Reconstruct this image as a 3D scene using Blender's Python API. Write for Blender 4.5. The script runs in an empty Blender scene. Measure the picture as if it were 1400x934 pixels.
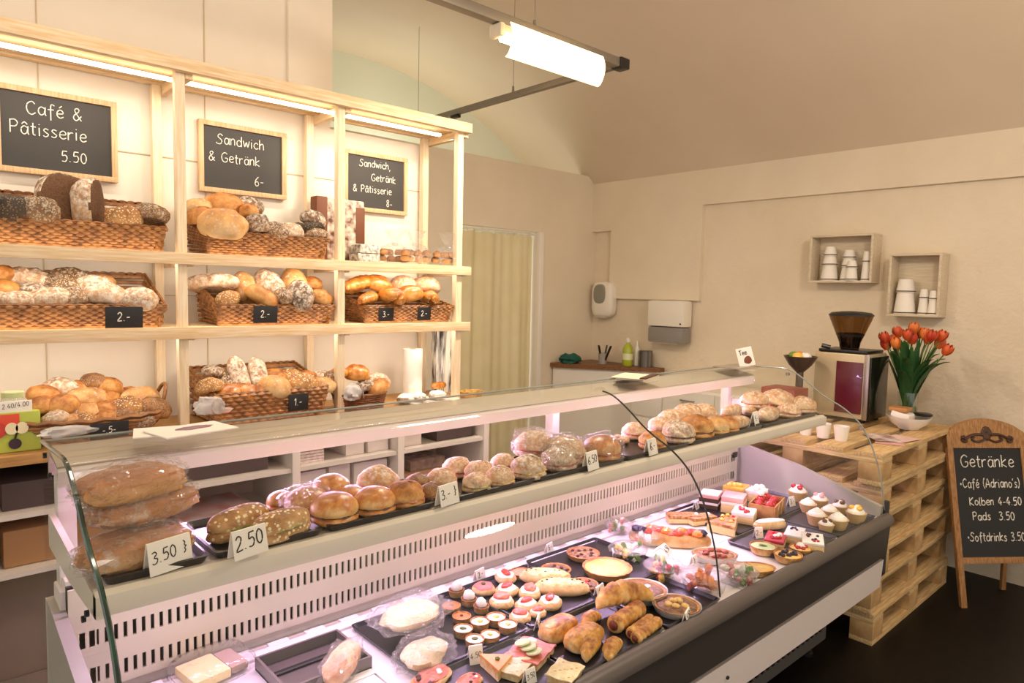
import bpy, bmesh, math, random
from mathutils import Vector, Matrix, noise
R = math.radians
PI = math.pi
S = bpy.context.scene
COL = S.collection

# ---------------------------------------------------------------- camera, light, exposure
CR = ((0.74134942, -0.03438142, 0.67023798), (-0.67080213, -0.06865857, 0.73845143), (0.02062857, -0.9970476, -0.07396312))
FPX, EYE = 935.72, 1.55
cd = bpy.data.cameras.new('camera')
cam = bpy.data.objects.new('camera', cd)
COL.objects.link(cam)
cd.sensor_width = 36
cd.lens = FPX / 1400 * 36
cd.clip_start = 0.02
cam.matrix_world = Matrix([[CR[i][0], -CR[i][1], -CR[i][2], (0, 0, EYE)[i]] for i in range(3)] + [[0, 0, 0, 1]])
S.camera = cam
S.view_settings.view_transform = 'Standard'
S.view_settings.look = 'None'
S.view_settings.exposure = 0.1
S.view_settings.gamma = 1
S.view_settings.use_curve_mapping = False
wd = bpy.data.worlds.new('world')
S.world = wd
wd.use_nodes = True
wd.node_tree.nodes['Background'].inputs[0].default_value = (1.0, 0.91, 0.81, 1)
wd.node_tree.nodes['Background'].inputs[1].default_value = 1.15
S.cycles.max_bounces = 8
S.cycles.diffuse_bounces = 4
S.cycles.glossy_bounces = 4
S.cycles.transparent_max_bounces = 24
S.cycles.sample_clamp_indirect = 6
S.cycles.caustics_reflective = False
S.cycles.caustics_refractive = False


def area(name, loc, size, power, col, rot=(0, 0, 0)):
    l = bpy.data.lights.new(name, 'AREA')
    l.shape = 'RECTANGLE'
    l.size, l.size_y = size
    l.energy = power
    l.color = col
    o = bpy.data.objects.new(name, l)
    COL.objects.link(o)
    o.location = loc
    o.rotation_euler = rot
    return o


WARM = (1.0, 0.87, 0.72)
LILA = (0.93, 0.57, 1.0)
# LED strips of the bread rack (under its top and under its two shelves)
area('rack_top_led_light', (0.9, 2.795, 2.298), (2.5, 0.012), 5.2, (1, .93, .82), (R(12), 0, 0))
area('rack_upper_led_light', (0.9, 2.735, 1.6425), (2.5, 0.02), 2.6, (1, .93, .82), (R(20), 0, 0))
area('rack_lower_led_light', (0.9, 2.735, 1.3675), (2.5, 0.02), 3.4, (1, .93, .82), (R(15), 0, 0))
# tubes of the display case: one in the canopy, one under the shelf
area('canopy_tube_light', (1.62, 1.645, 1.150), (2.65, 0.03), 19, LILA, (R(-64), 0, 0))
area('shelf_tube_light', (1.62, 1.30, 0.995), (2.65, 0.02), 2.2, (.86, .82, 1.0), (R(8), 0, 0))
# the visible rail lamp, then two unseen lights added to brighten walls and vault
area('rail_lamp_light', (2.06, 2.10, 2.46), (0.5, 0.10), 22, WARM)
for nm, x, y, e in (('added_fill_light_two', 0.45, 1.9, 13), ('added_fill_light_three', 2.3, 0.2, 55)):
    pl = bpy.data.lights.new(nm, 'POINT')
    pl.energy = e
    pl.color = WARM
    pl.shadow_soft_size = .14
    po = bpy.data.objects.new(nm, pl)
    COL.objects.link(po)
    po.location = (x, y, 2.48)


bl = bpy.data.lights.new('lunette_fill_light', 'POINT')  # unseen light behind the partition, added to brighten the lunette
bl.energy = 9
bl.color = (.93, 1.0, .88)
bl.shadow_soft_size = .1
bo = bpy.data.objects.new('lunette_fill_light', bl)
COL.objects.link(bo)
bo.location = (2.7, 4.28, 2.3)


# ---------------------------------------------------------------- helpers
def ray(px, py):
    c = (px - 700, py - 467, FPX)
    return Vector([sum(CR[i][k] * c[k] for k in range(3)) for i in range(3)])


def at(px, py, X=None, Y=None, Z=None):
    """the place in the room on a given plane that the photograph shows at (px, py)"""
    r = ray(px, py)
    t = X / r.x if X is not None else Y / r.y if Y is not None else (Z - EYE) / r.z
    return r * t + Vector((0, 0, EYE))


def dep(p):
    return CR[0][2] * p[0] + CR[1][2] * p[1] + CR[2][2] * (p[2] - EYE)


def lin(h):
    h = h.lstrip('#')
    v = [int(h[i:i + 2], 16) / 255 for i in (0, 2, 4)]
    return tuple(x / 12.92 if x <= .04045 else ((x + .055) / 1.055) ** 2.4 for x in v) + (1,)


MATS = {}


def mat(name, col, rough=.5, metal=0, spec=.5, emit=0, ecol=None, var=None, scale=20, bump=0, bscale=None, stretch=None, coat=0, sss=0):
    """plain principled material; var = second colour mixed in by noise"""
    if name in MATS:
        return MATS[name]
    m = bpy.data.materials.new(name)
    m.use_nodes = True
    nt = m.node_tree
    b = nt.nodes['Principled BSDF']
    c = lin(col) if isinstance(col, str) else col
    b.inputs['Base Color'].default_value = c
    b.inputs['Roughness'].default_value = rough
    b.inputs['Metallic'].default_value = metal
    b.inputs['Specular IOR Level'].default_value = spec
    b.inputs['Coat Weight'].default_value = coat
    if sss:
        b.inputs['Subsurface Weight'].default_value = sss
        b.inputs['Subsurface Radius'].default_value = (.01, .006, .003)
    if emit:
        b.inputs['Emission Color'].default_value = lin(ecol) if ecol else c
        b.inputs['Emission Strength'].default_value = emit
    if var or bump:
        tc = nt.nodes.new('ShaderNodeTexCoord')
        src = tc.outputs['Object']
        if stretch:
            mp = nt.nodes.new('ShaderNodeMapping')
            mp.inputs['Scale'].default_value = stretch
            nt.links.new(src, mp.inputs[0])
            src = mp.outputs[0]
        if var:
            n = nt.nodes.new('ShaderNodeTexNoise')
            n.inputs['Scale'].default_value = scale
            n.inputs['Detail'].default_value = 5
            nt.links.new(src, n.inputs['Vector'])
            r = nt.nodes.new('ShaderNodeValToRGB')
            r.color_ramp.elements[0].position = .35
            r.color_ramp.elements[1].position = .65
            r.color_ramp.elements[0].color = c
            r.color_ramp.elements[1].color = lin(var) if isinstance(var, str) else var
            nt.links.new(n.outputs[0], r.inputs[0])
            nt.links.new(r.outputs[0], b.inputs['Base Color'])
        if bump:
            n2 = nt.nodes.new('ShaderNodeTexNoise')
            n2.inputs['Scale'].default_value = bscale or scale
            n2.inputs['Detail'].default_value = 4
            nt.links.new(src, n2.inputs['Vector'])
            bp = nt.nodes.new('ShaderNodeBump')
            bp.inputs['Strength'].default_value = bump
            bp.inputs['Distance'].default_value = .01
            nt.links.new(n2.outputs[0], bp.inputs['Height'])
            nt.links.new(bp.outputs[0], b.inputs['Normal'])
    MATS[name] = m
    return m


def bread_mat(name, side, top, dark, flour=0, seeds=None, seedn=0, rough=.6, coat=0):
    """crust: paler at the foot, browner on the crown, blotchy, with flour dust and seeds"""
    if name in MATS:
        return MATS[name]
    m = bpy.data.materials.new(name)
    m.use_nodes = True
    nt = m.node_tree
    L = nt.links.new
    b = nt.nodes['Principled BSDF']
    b.inputs['Roughness'].default_value = rough
    b.inputs['Coat Weight'].default_value = coat
    b.inputs['Coat Roughness'].default_value = .25
    tc = nt.nodes.new('ShaderNodeTexCoord')
    oi = nt.nodes.new('ShaderNodeObjectInfo')
    va = nt.nodes.new('ShaderNodeVectorMath')
    va.operation = 'MULTIPLY_ADD'
    L(oi.outputs['Random'], va.inputs[0])
    va.inputs[1].default_value = (17, 29, 41)
    L(tc.outputs['Object'], va.inputs[2])
    sx = nt.nodes.new('ShaderNodeSeparateXYZ')
    L(tc.outputs['Generated'], sx.inputs[0])
    n = nt.nodes.new('ShaderNodeTexNoise')
    n.inputs['Scale'].default_value = 4.5
    n.inputs['Detail'].default_value = 6
    n.inputs['Roughness'].default_value = .65
    L(va.outputs[0], n.inputs['Vector'])
    ad = nt.nodes.new('ShaderNodeMath')
    ad.operation = 'MULTIPLY_ADD'
    L(n.outputs[0], ad.inputs[0])
    ad.inputs[1].default_value = 1.5
    sb = nt.nodes.new('ShaderNodeMath')
    sb.operation = 'MULTIPLY_ADD'
    L(sx.outputs[2], sb.inputs[0])
    sb.inputs[1].default_value = .62
    sb.inputs[2].default_value = -.58
    L(sb.outputs[0], ad.inputs[2])
    rp = nt.nodes.new('ShaderNodeValToRGB')
    e = rp.color_ramp.elements
    e[0].position, e[0].color = .2, lin(side)
    e[1].position, e[1].color = .88, lin(dark)
    k = e.new(.55)
    k.color = lin(top)
    L(ad.outputs[0], rp.inputs[0])
    cur = rp.outputs[0]
    if flour:
        n2 = nt.nodes.new('ShaderNodeTexNoise')
        n2.inputs['Scale'].default_value = 9
        n2.inputs['Detail'].default_value = 8
        n2.inputs['Roughness'].default_value = .75
        L(va.outputs[0], n2.inputs['Vector'])
        mr = nt.nodes.new('ShaderNodeMapRange')
        mr.inputs[1].default_value = .62 - .25 * flour
        mr.inputs[2].default_value = .80 - .2 * flour
        mr.inputs[4].default_value = .9
        L(n2.outputs[0], mr.inputs[0])
        mx = nt.nodes.new('ShaderNodeMix')
        mx.data_type = 'RGBA'
        L(mr.outputs[0], mx.inputs[0])
        L(cur, mx.inputs[6])
        mx.inputs[7].default_value = lin('#efe3cf')
        cur = mx.outputs[2]
    hgt = n.outputs[0]
    if seeds:
        v = nt.nodes.new('ShaderNodeTexVoronoi')
        v.inputs['Scale'].default_value = seedn or 16
        L(va.outputs[0], v.inputs['Vector'])
        mr = nt.nodes.new('ShaderNodeMapRange')
        mr.inputs[1].default_value = .28
        mr.inputs[2].default_value = .36
        mr.inputs[3].default_value = 1
        mr.inputs[4].default_value = 0
        L(v.outputs['Distance'], mr.inputs[0])
        mx = nt.nodes.new('ShaderNodeMix')
        mx.data_type = 'RGBA'
        L(mr.outputs[0], mx.inputs[0])
        L(cur, mx.inputs[6])
        mx.inputs[7].default_value = lin(seeds)
        cur = mx.outputs[2]
        hgt = mr.outputs[0]
    L(cur, b.inputs['Base Color'])
    bp = nt.nodes.new('ShaderNodeBump')
    bp.inputs['Strength'].default_value = .35
    bp.inputs['Distance'].default_value = .006
    L(hgt, bp.inputs['Height'])
    L(bp.outputs[0], b.inputs['Normal'])
    MATS[name] = m
    return m


def wood_mat(name, c1, c2, rough=.55, axis=0, scale=9, spec=.3):
    if name in MATS:
        return MATS[name]
    st = [14, 14, 14]
    st[axis] = 1
    return mat(name, c1, rough, var=c2, scale=scale, stretch=tuple(st), bump=.12, spec=spec)


def film_mat(name, tint=(1, 1, 1, 1), base=.08, crinkle=0, scale=30, rough=.06, milky=0.0):
    """clear glass or plastic sheet: lets light through, reflects at grazing angles"""
    if name in MATS:
        return MATS[name]
    m = bpy.data.materials.new(name)
    m.use_nodes = True
    nt = m.node_tree
    L = nt.links.new
    out = nt.nodes['Material Output']
    nt.nodes.remove(nt.nodes['Principled BSDF'])
    t = nt.nodes.new('ShaderNodeBsdfTransparent')
    t.inputs[0].default_value = tint
    g = nt.nodes.new('ShaderNodeBsdfGlossy')
    g.inputs['Roughness'].default_value = rough
    fr = nt.nodes.new('ShaderNodeLayerWeight')
    fr.inputs[0].default_value = .5
    pw = nt.nodes.new('ShaderNodeMath')
    pw.operation = 'POWER'
    pw.inputs[1].default_value = 4
    L(fr.outputs['Facing'], pw.inputs[0])
    ma = nt.nodes.new('ShaderNodeMath')
    ma.operation = 'MULTIPLY_ADD'
    ma.inputs[1].default_value = base * .6
    ma.inputs[2].default_value = .045 * base
    L(pw.outputs[0], ma.inputs[0])
    mx = nt.nodes.new('ShaderNodeMixShader')
    L(ma.outputs[0], mx.inputs[0])
    L(t.outputs[0], mx.inputs[1])
    L(g.outputs[0], mx.inputs[2])
    last = mx.outputs[0]
    if crinkle:
        tc = nt.nodes.new('ShaderNodeTexCoord')
        n = nt.nodes.new('ShaderNodeTexNoise')
        n.inputs['Scale'].default_value = scale
        n.inputs['Detail'].default_value = 3
        n.inputs['Distortion'].default_value = 1.5
        L(tc.outputs['Object'], n.inputs['Vector'])
        bp = nt.nodes.new('ShaderNodeBump')
        bp.inputs['Strength'].default_value = crinkle
        bp.inputs['Distance'].default_value = .02
        L(n.outputs[0], bp.inputs['Height'])
        L(bp.outputs[0], g.inputs['Normal'])
        L(bp.outputs[0], fr.inputs['Normal'])
    if milky:
        d = nt.nodes.new('ShaderNodeBsdfDiffuse')
        d.inputs[0].default_value = (.9, .9, .9, 1)
        m2 = nt.nodes.new('ShaderNodeMixShader')
        m2.inputs[0].default_value = milky
        L(last, m2.inputs[1])
        L(d.outputs[0], m2.inputs[2])
        last = m2.outputs[0]
    L(last, out.inputs[0])
    MATS[name] = m
    return m


class MB:
    """collects shapes; build() links them as ONE mesh object"""
    def __init__(s):
        s.v, s.f, s.m = [], [], []

    def add(s, vs, fs, mi=0):
        o = len(s.v)
        s.v += [Vector(p) for p in vs]
        s.f += [tuple(i + o for i in f) for f in fs]
        s.m += [mi] * len(fs)
        return s

    def box(s, a, b, mi=0, r=0, rot=None, piv=None):
        """box between corners a and b; r rounds its edges"""
        a, b = Vector(a), Vector(b)
        c, d = (a + b) / 2, (b - a)
        bm = bmesh.new()
        bmesh.ops.create_cube(bm, size=1)
        for v in bm.verts:
            v.co = Vector((v.co.x * d.x, v.co.y * d.y, v.co.z * d.z))
        if r:
            r = min(r, min(abs(d.x), abs(d.y), abs(d.z)) * .45)
            bmesh.ops.bevel(bm, geom=bm.edges[:], offset=r, segments=2, affect='EDGES', profile=.6)
        bm.verts.index_update()
        vs = [v.co + c for v in bm.verts]
        if rot is not None:
            p = Vector(piv) if piv is not None else c
            vs = [rot @ (v - p) + p for v in vs]
        fs = [tuple(v.index for v in f.verts) for f in bm.faces]
        bm.free()
        return s.add(vs, fs, mi)

    def tube(s, pts, r, n=8, closed=False, mi=0, flat=1.0):
        pts = [Vector(p) for p in pts]
        k = len(pts)
        vs, fs = [], []
        up = Vector((0, 0, 1))
        for i, p in enumerate(pts):
            a = pts[(i - 1) % k] if (closed or i) else p
            b = pts[(i + 1) % k] if (closed or i < k - 1) else p
            t = (b - a)
            t = t.normalized() if t.length > 1e-9 else Vector((1, 0, 0))
            u = up if abs(t.dot(up)) < .95 else Vector((1, 0, 0))
            x = t.cross(u).normalized()
            y = x.cross(t)
            rr = r[i] if isinstance(r, (list, tuple)) else r
            for j in range(n):
                w = 2 * PI * j / n
                vs.append(p + x * math.cos(w) * rr + y * math.sin(w) * rr * flat)
        for i in range(k if closed else k - 1):
            for j in range(n):
                a, b = i * n + j, i * n + (j + 1) % n
                c, d = ((i + 1) % k) * n + j, ((i + 1) % k) * n + (j + 1) % n
                fs.append((a, b, d, c))
        if not closed:
            fs.append(tuple(range(n))[::-1])
            fs.append(tuple(range((k - 1) * n, k * n)))
        return s.add(vs, fs, mi)

    def lathe(s, prof, n=24, c=(0, 0, 0), mi=0, sx=1, sy=1, wob=None):
        """profile of (r, z) turned about z"""
        vs, fs = [], []
        c = Vector(c)
        k = len(prof)
        for (r, z) in prof:
            for j in range(n):
                w = 2 * PI * j / n
                q = r * (1 + (wob(w, z) if wob else 0))
                vs.append(c + Vector((q * math.cos(w) * sx, q * math.sin(w) * sy, z)))
        for i in range(k - 1):
            for j in range(n):
                fs.append((i * n + j, i * n + (j + 1) % n, (i + 1) * n + (j + 1) % n, (i + 1) * n + j))
        if prof[0][0] > 1e-5:
            fs.append(tuple(range(n))[::-1])
        if prof[-1][0] > 1e-5:
            fs.append(tuple(range((k - 1) * n, k * n)))
        return s.add(vs, fs, mi)

    def blob(s, c, r, n=16, seed=0, amp=.08, freq=2.2, mi=0, foot=-.62, pw=2.0, rot=None, fn=None, amp2=0, freq2=7):
        """lumpy rounded body with a flattened foot; r = half sizes; fn(unit direction) -> extra scale"""
        c, r = Vector(c), Vector(r)
        vs, fs = [], []
        h = n // 2 + 1
        for i in range(h):
            th = PI * i / (h - 1)
            for j in range(n):
                ph = 2 * PI * j / n
                d = Vector((math.sin(th) * math.cos(ph), math.sin(th) * math.sin(ph), math.cos(th)))
                q = (abs(d.x) ** pw + abs(d.y) ** pw + abs(d.z) ** pw) ** (-1 / pw)
                k = q * (1 + amp * noise.noise(d * freq + Vector((seed * 3.1, seed * 7.7, seed * 1.3))))
                if amp2:
                    k *= 1 + amp2 * noise.noise(d * freq2 + Vector((seed * 5.1, 3, seed)))
                if fn:
                    k *= fn(d)
                p = d * k
                p.z = max(p.z, foot)
                p = Vector((p.x * r.x, p.y * r.y, p.z * r.z))
                if rot is not None:
                    p = rot @ p
                vs.append(c + p)
        for i in range(h - 1):
            for j in range(n):
                fs.append((i * n + j, (i + 1) * n + j, (i + 1) * n + (j + 1) % n, i * n + (j + 1) % n))
        return s.add(vs, fs, mi)

    def prism(s, poly, lo, hi, ax=0, mi=0):
        """polygon in the plane across axis ax, extruded from lo to hi"""
        def P(a, b, t):
            return ((t, a, b), (a, t, b), (a, b, t))[ax]
        k = len(poly)
        vs = [P(a, b, lo) for a, b in poly] + [P(a, b, hi) for a, b in poly]
        fs = [tuple(range(k))[::-1], tuple(range(k, 2 * k))]
        fs += [(i, (i + 1) % k, k + (i + 1) % k, k + i) for i in range(k)]
        return s.add(vs, fs, mi)

    def sheet(s, rows, thick=0, mi=0):
        """grid of points; thick gives it a back"""
        a, b = len(rows), len(rows[0])
        vs = [Vector(p) for r_ in rows for p in r_]
        fs = [(i * b + j, i * b + j + 1, (i + 1) * b + j + 1, (i + 1) * b + j) for i in range(a - 1) for j in range(b - 1)]
        if thick:
            nn = []
            for i in range(a):
                for j in range(b):
                    du = Vector(rows[min(i + 1, a - 1)][j]) - Vector(rows[max(i - 1, 0)][j])
                    dv = Vector(rows[i][min(j + 1, b - 1)]) - Vector(rows[i][max(j - 1, 0)])
                    x = du.cross(dv)
                    nn.append(x.normalized() * thick if x.length > 1e-12 else Vector((0, 0, thick)))
            k = len(vs)
            vs += [v + d for v, d in zip(vs[:k], nn)]
            fs += [tuple(k + i for i in f)[::-1] for f in fs[:]]
            edge = [(0, j) for j in range(b)] + [(i, b - 1) for i in range(1, a)] + [(a - 1, j) for j in range(b - 2, -1, -1)] + [(i, 0) for i in range(a - 2, 0, -1)]
            e = [i * b + j for i, j in edge]
            fs += [(e[i], e[(i + 1) % len(e)], k + e[(i + 1) % len(e)], k + e[i]) for i in range(len(e))]
        return s.add(vs, fs, mi)

    def xf(s, M):
        s.v = [M @ v for v in s.v]
        return s

    def mesh(s, name, mats, sharp=35):
        me = bpy.data.meshes.new(name)
        me.from_pydata([tuple(v) for v in s.v], [], s.f)
        for m in (mats if isinstance(mats, (list, tuple)) else [mats]):
            me.materials.append(m)
        me.polygons.foreach_set('material_index', s.m)
        bm = bmesh.new()
        bm.from_mesh(me)
        bmesh.ops.recalc_face_normals(bm, faces=bm.faces)
        bm.to_mesh(me)
        bm.free()
        me.polygons.foreach_set('use_smooth', [True] * len(me.polygons))
        me.set_sharp_from_angle(angle=R(sharp))
        me.update()
        return me

    def build(s, name, mats, parent=None, world=False, sharp=35):
        if world and parent is not None:
            s.v = [v - parent.location for v in s.v]
        return link(name, s.mesh(name, mats, sharp), parent)


def link(name, me, parent=None):
    o = bpy.data.objects.new(name, me)
    COL.objects.link(o)
    if parent is not None:
        o.parent = parent
    return o


def tag(o, label, cat, group=None):
    o['label'] = label
    o['category'] = cat
    if group:
        o['group'] = group
    return o


def thing(name, label, cat, loc=(0, 0, 0), rz=0, group=None, scale=None, rot=None):
    o = bpy.data.objects.new(name, None)
    COL.objects.link(o)
    o.empty_display_size = .02
    o.location = loc
    o.rotation_euler = rot or (0, 0, rz)
    if scale:
        o.scale = (scale,) * 3
    return tag(o, label, cat, group)


def struct(name, mb, m):
    o = mb.build(name, m)
    o['kind'] = 'structure'
    return o


CACHE = {}


def cached(key, fn):
    if key not in CACHE:
        CACHE[key] = fn()
    return CACHE[key]


# ---------------------------------------------------------------- handwriting
GL = {
 'a': (4.2, '4,4 2,5 .5,3.4 .6,1.2 1.8,0 3.2,1 4,4', '4,5 3.9,1 4.5,0'), 'b': (4, '0,8 0,0', '0,3.5 2,5 3.8,3.5 3.7,1.2 1.9,0 0,1.2'),
 'c': (3.8, '3.6,4 2,5 .4,3.4 .4,1.4 2,0 3.8,.9'), 'd': (4.2, '3.8,3.6 2,5 .3,3.4 .4,1.2 2,0 3.8,1.4', '3.9,8 3.8,0'),
 'e': (3.8, '.4,2.5 3.6,2.9 3.2,4.6 1.8,5 .5,3.5 .5,1.3 2,0 3.8,.9'), 'f': (3.4, '3.6,7.4 2.5,8 1.6,6.8 1.5,-2', '0,4.6 3.2,4.8'),
 'h': (3.7, '0,8 0,0', '0,3 1.7,4.8 3,4.2 3.3,0'), 'i': (1.2, '.5,5 .5,0', '.5,6.8 .6,7.2'), 'k': (3.6, '0,8 0,0', '3,5 0,2.3 3.4,0'),
 'l': (1.6, '.4,8 .4,.8 1.2,0'), 'm': (5.2, '0,5 0,0', '0,3.4 1.3,5 2.3,4 2.4,0', '2.4,3.4 3.7,5 4.8,4 4.9,0'), 'n': (3.6, '0,5 0,0', '0,3.4 1.7,5 3,4 3.1,0'),
 'o': (4, '2,5 .4,3.6 .4,1.4 2,0 3.6,1.4 3.6,3.6 2,5'), 'p': (4, '0,5 0,-3', '0,3.6 2,5 3.6,3.6 3.6,1.4 2,0 0,1.2'), 'r': (2.8, '0,5 0,0', '0,3 1.2,4.7 2.7,4.8'),
 's': (3.2, '3,4.4 1.6,5 .5,4 1.6,2.7 3,1.5 1.7,0 .2,.6'), 't': (2.8, '1.2,7.4 1.2,.8 2.4,0', '0,5 2.7,5'), 'w': (5.2, '0,5 1.3,0 2.5,4 3.8,0 5,5'),
 'A': (5, '0,0 2.3,8 4.8,0', '.9,2.6 4,2.6'), 'C': (4.8, '4.6,6.6 3,8 .8,6.4 .2,3.6 1.2,.8 3,0 4.8,1.4'), 'G': (5.2, '4.8,6.8 3,8 .8,6.4 .2,3.6 1.2,.8 3,0 4.8,1.2 4.9,3.4 3,3.4'),
 'K': (4.6, '0,8 0,0', '4,8 0,3.6 4.4,0'), 'P': (4.2, '.2,8 .2,0', '.2,7.6 2.6,8 4,6.2 2.8,4 .2,3.8'), 'S': (4.4, '4.4,6.8 2.8,8 1,7 1,5.4 2.6,4.2 3.8,2.6 2.8,.3 .2,.2 -.6,1.2'),
 'T': (4.6, '0,8 4.6,8', '2.3,8 2.2,0'),
 '&': (5, '4.6,0 1.2,5.6 1.6,7.4 3,7.4 3.2,5.8 .6,3 .4,1 2,0 4.6,3'), '.': (1.4, '.4,0 .6,.4'), ',': (1.6, '.7,.6 .2,-1.4'), '-': (3, '.2,3 2.6,3.1'),
 '(': (2, '1.8,9 .4,6 .4,2 1.8,-1'), ')': (2, '.2,9 1.6,6 1.6,2 .2,-1'), "'": (1, '.4,8.4 .2,6.6'), '*': (2.4, '.6,3.2 1.2,3.9 1.7,3.2 1.1,2.6 .6,3.2', '.9,3.2 1.3,3.3'),
 '0': (4, '2,8 .4,6 .4,2 2,0 3.6,2 3.6,6 2,8'), '1': (2.4, '.2,6 1.6,8 1.6,0'), '2': (4, '.3,6.4 1.8,8 3.5,6.6 2.6,3.6 .2,.2 3.8,.2'),
 '3': (4, '.4,7.4 2.4,8 3.4,6.2 1.6,4.3 3.7,3.2 3.2,.8 1.2,0 .2,1'), '4': (4.2, '2.6,8 .2,2.6 4,2.6', '2.9,4.6 2.7,0'), '5': (4, '.9,8 .6,4.6 2.6,5 3.7,3 2.6,.3 .3,.4', '.9,8 3.8,8'),
 '6': (4, '3.4,8 1,5 .4,2 1.8,0 3.6,1.6 2.6,4 .6,3'), '8': (4, '2.2,4.2 .6,6 2,8 3.4,6.2 2.2,4.2 .4,2 2,0 3.6,2 2.2,4.2'), '}': (2.6, '.4,8 1.6,6.4 .9,4.9 2.2,3.9 1,2.8 1.5,1 .2,-.4'),
 '/': (3, '2.6,8.4 .2,-.6'), ' ': (3, ''),
}
for ch, (base, acc) in {'é': ('e', ('1.6,6.2 3,7.6',)), 'â': ('a', ('.8,6 2.2,7.4 3.6,6',)), 'ä': ('a', ('1.2,6.6 1.4,7', '3,6.6 3.2,7'))}.items():
    GL[ch] = GL[base] + acc


def smooth(pts, k=4):
    if len(pts) < 3:
        return pts
    out = []
    for i in range(len(pts) - 1):
        p0, p1, p2, p3 = pts[max(i - 1, 0)], pts[i], pts[i + 1], pts[min(i + 2, len(pts) - 1)]
        for j in range(k):
            t = j / k
            out.append(.5 * ((2 * p1) + (p2 - p0) * t + (2 * p0 - 5 * p1 + 4 * p2 - p3) * t * t + (3 * p1 - 3 * p2 + p3 - p0) * t ** 3))
    return out + [pts[-1]]


def writing(text, o, xd, yd, h, r, mb=None, jit=.25):
    """strokes of TEXT from baseline start O along XD, cap height H, pen radius R"""
    mb = mb or MB()
    rn = random.Random(text)
    u = h / 8
    x = 0
    o, xd, yd = Vector(o), Vector(xd).normalized(), Vector(yd).normalized()
    for ch in text:
        g = GL[ch]
        dy = rn.uniform(-jit, jit)
        for st in g[1:]:
            pts = [Vector(tuple(float(q) for q in p.split(','))) for p in st.split()]
            if not pts:
                continue
            pts = smooth(pts)
            mb.tube([o + xd * ((p.x + x) * u) + yd * ((p.y + dy) * u) for p in pts], r, 5)
        x += g[0] + 1.15
    return mb

# ---------------------------------------------------------------- the room
WHITE_WALL = mat('white painted boards', '#efe6d8', .7, var='#eae0d0', scale=3)
PLASTER = mat('beige plaster', '#e7d9c1', .85, var='#e2d3ba', scale=2.5, bump=.25, bscale=38)
ROUGHWALL = mat('painted masonry', '#e6d7bf', .8, var='#e1d1b7', scale=3, bump=.55, bscale=26)
VAULT = mat('vault plaster', '#e2d0b8', .9, var='#dcc9af', scale=1.2, bump=.08, bscale=20)
LUNETTE = mat('grey green plaster', '#dedfce', .8, var='#d8dac8', scale=1.5)
FLOORM = mat('dark wooden floor', '#150e0a', .5, spec=.3, var='#0c0806', scale=6, stretch=(1, 9, 1), bump=.1)
PINE = wood_mat('pine', '#e9d3b0', '#d9b98c', .55, 0)
PINEY = wood_mat('pine across', '#e9d3b0', '#d9b98c', .55, 1)
PINEZ = wood_mat('pine upright', '#eddcc0', '#e0c8a0', .55, 2)
BEAM = mat('white lacquer', '#eee6da', .4)

struct('floor', MB().box((-3, -3, -.06), (4.7, 4.4, 0)), FLOORM)
struct('wall_back', MB().box((-1.6, 3.05, 0), (1.574, 3.17, 3.3)).box((1.574, 3.05, 0), (2.115, 3.17, 2.3)), WHITE_WALL)
mb = MB()
for x in (-.2, .42, 1.0):
    mb.box((x, 3.046, 1.0), (x + .004, 3.05, 3.2))
for z in (2.06, 1.5):
    mb.box((-1.5, 3.046, z), (2.11, 3.05, z + .004))
struct('trim_1', mb, mat('board seams', '#cdbb9b', .9))
struct('trim_2', MB().box((1.36, 3.03, 2.4), (1.574, 3.05, 3.2)), WHITE_WALL)
DX0, DX1, DZ = 3.05, 3.835, 2.02
struct('wall_partition', MB().box((1.7, 3.94, 0), (DX0, 4.02, 2.53)).box((DX1, 3.94, 0), (4.56, 4.02, 2.53)).box((DX0, 3.94, DZ), (DX1, 4.02, 2.53)), PLASTER)
struct('door_frame', MB().box((DX1, 3.915, 0), (DX1 + .045, 4.02, DZ), r=.004).box((DX0 - .03, 3.93, 0), (DX0, 4.02, DZ), r=.004), BEAM)
struct('wall_lunette', MB().box((-1.6, 4.55, 2.0), (4.56, 4.62, 3.3)), LUNETTE)
mb = MB()
mb.box((4.52, -3, 0), (4.64, 4.62, 2.5))
struct('wall_right', mb, ROUGHWALL)
mb = MB()
mb.prism([(-3, 2.215), (2.865, 2.215), (2.865, 1.503), (3.735, 1.503), (3.735, 2.066), (3.95, 2.066), (3.95, 2.48), (-3, 2.48)], 4.482, 4.53, 0)
struct('trim_3', mb, PLASTER)
rows = []
for i in range(25):
    a = math.asin((4.56 - 2.5) / 3) * (1 - i / 24)
    rows.append([(2.5 + 3 * math.sin(a), y, .22 + 3 * math.cos(a)) for y in (-3, 4.62)])
rows.append([(-3, y, 3.22) for y in (-3, 4.62)])
struct('ceiling', MB().sheet(rows, thick=-.06), VAULT)

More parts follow.
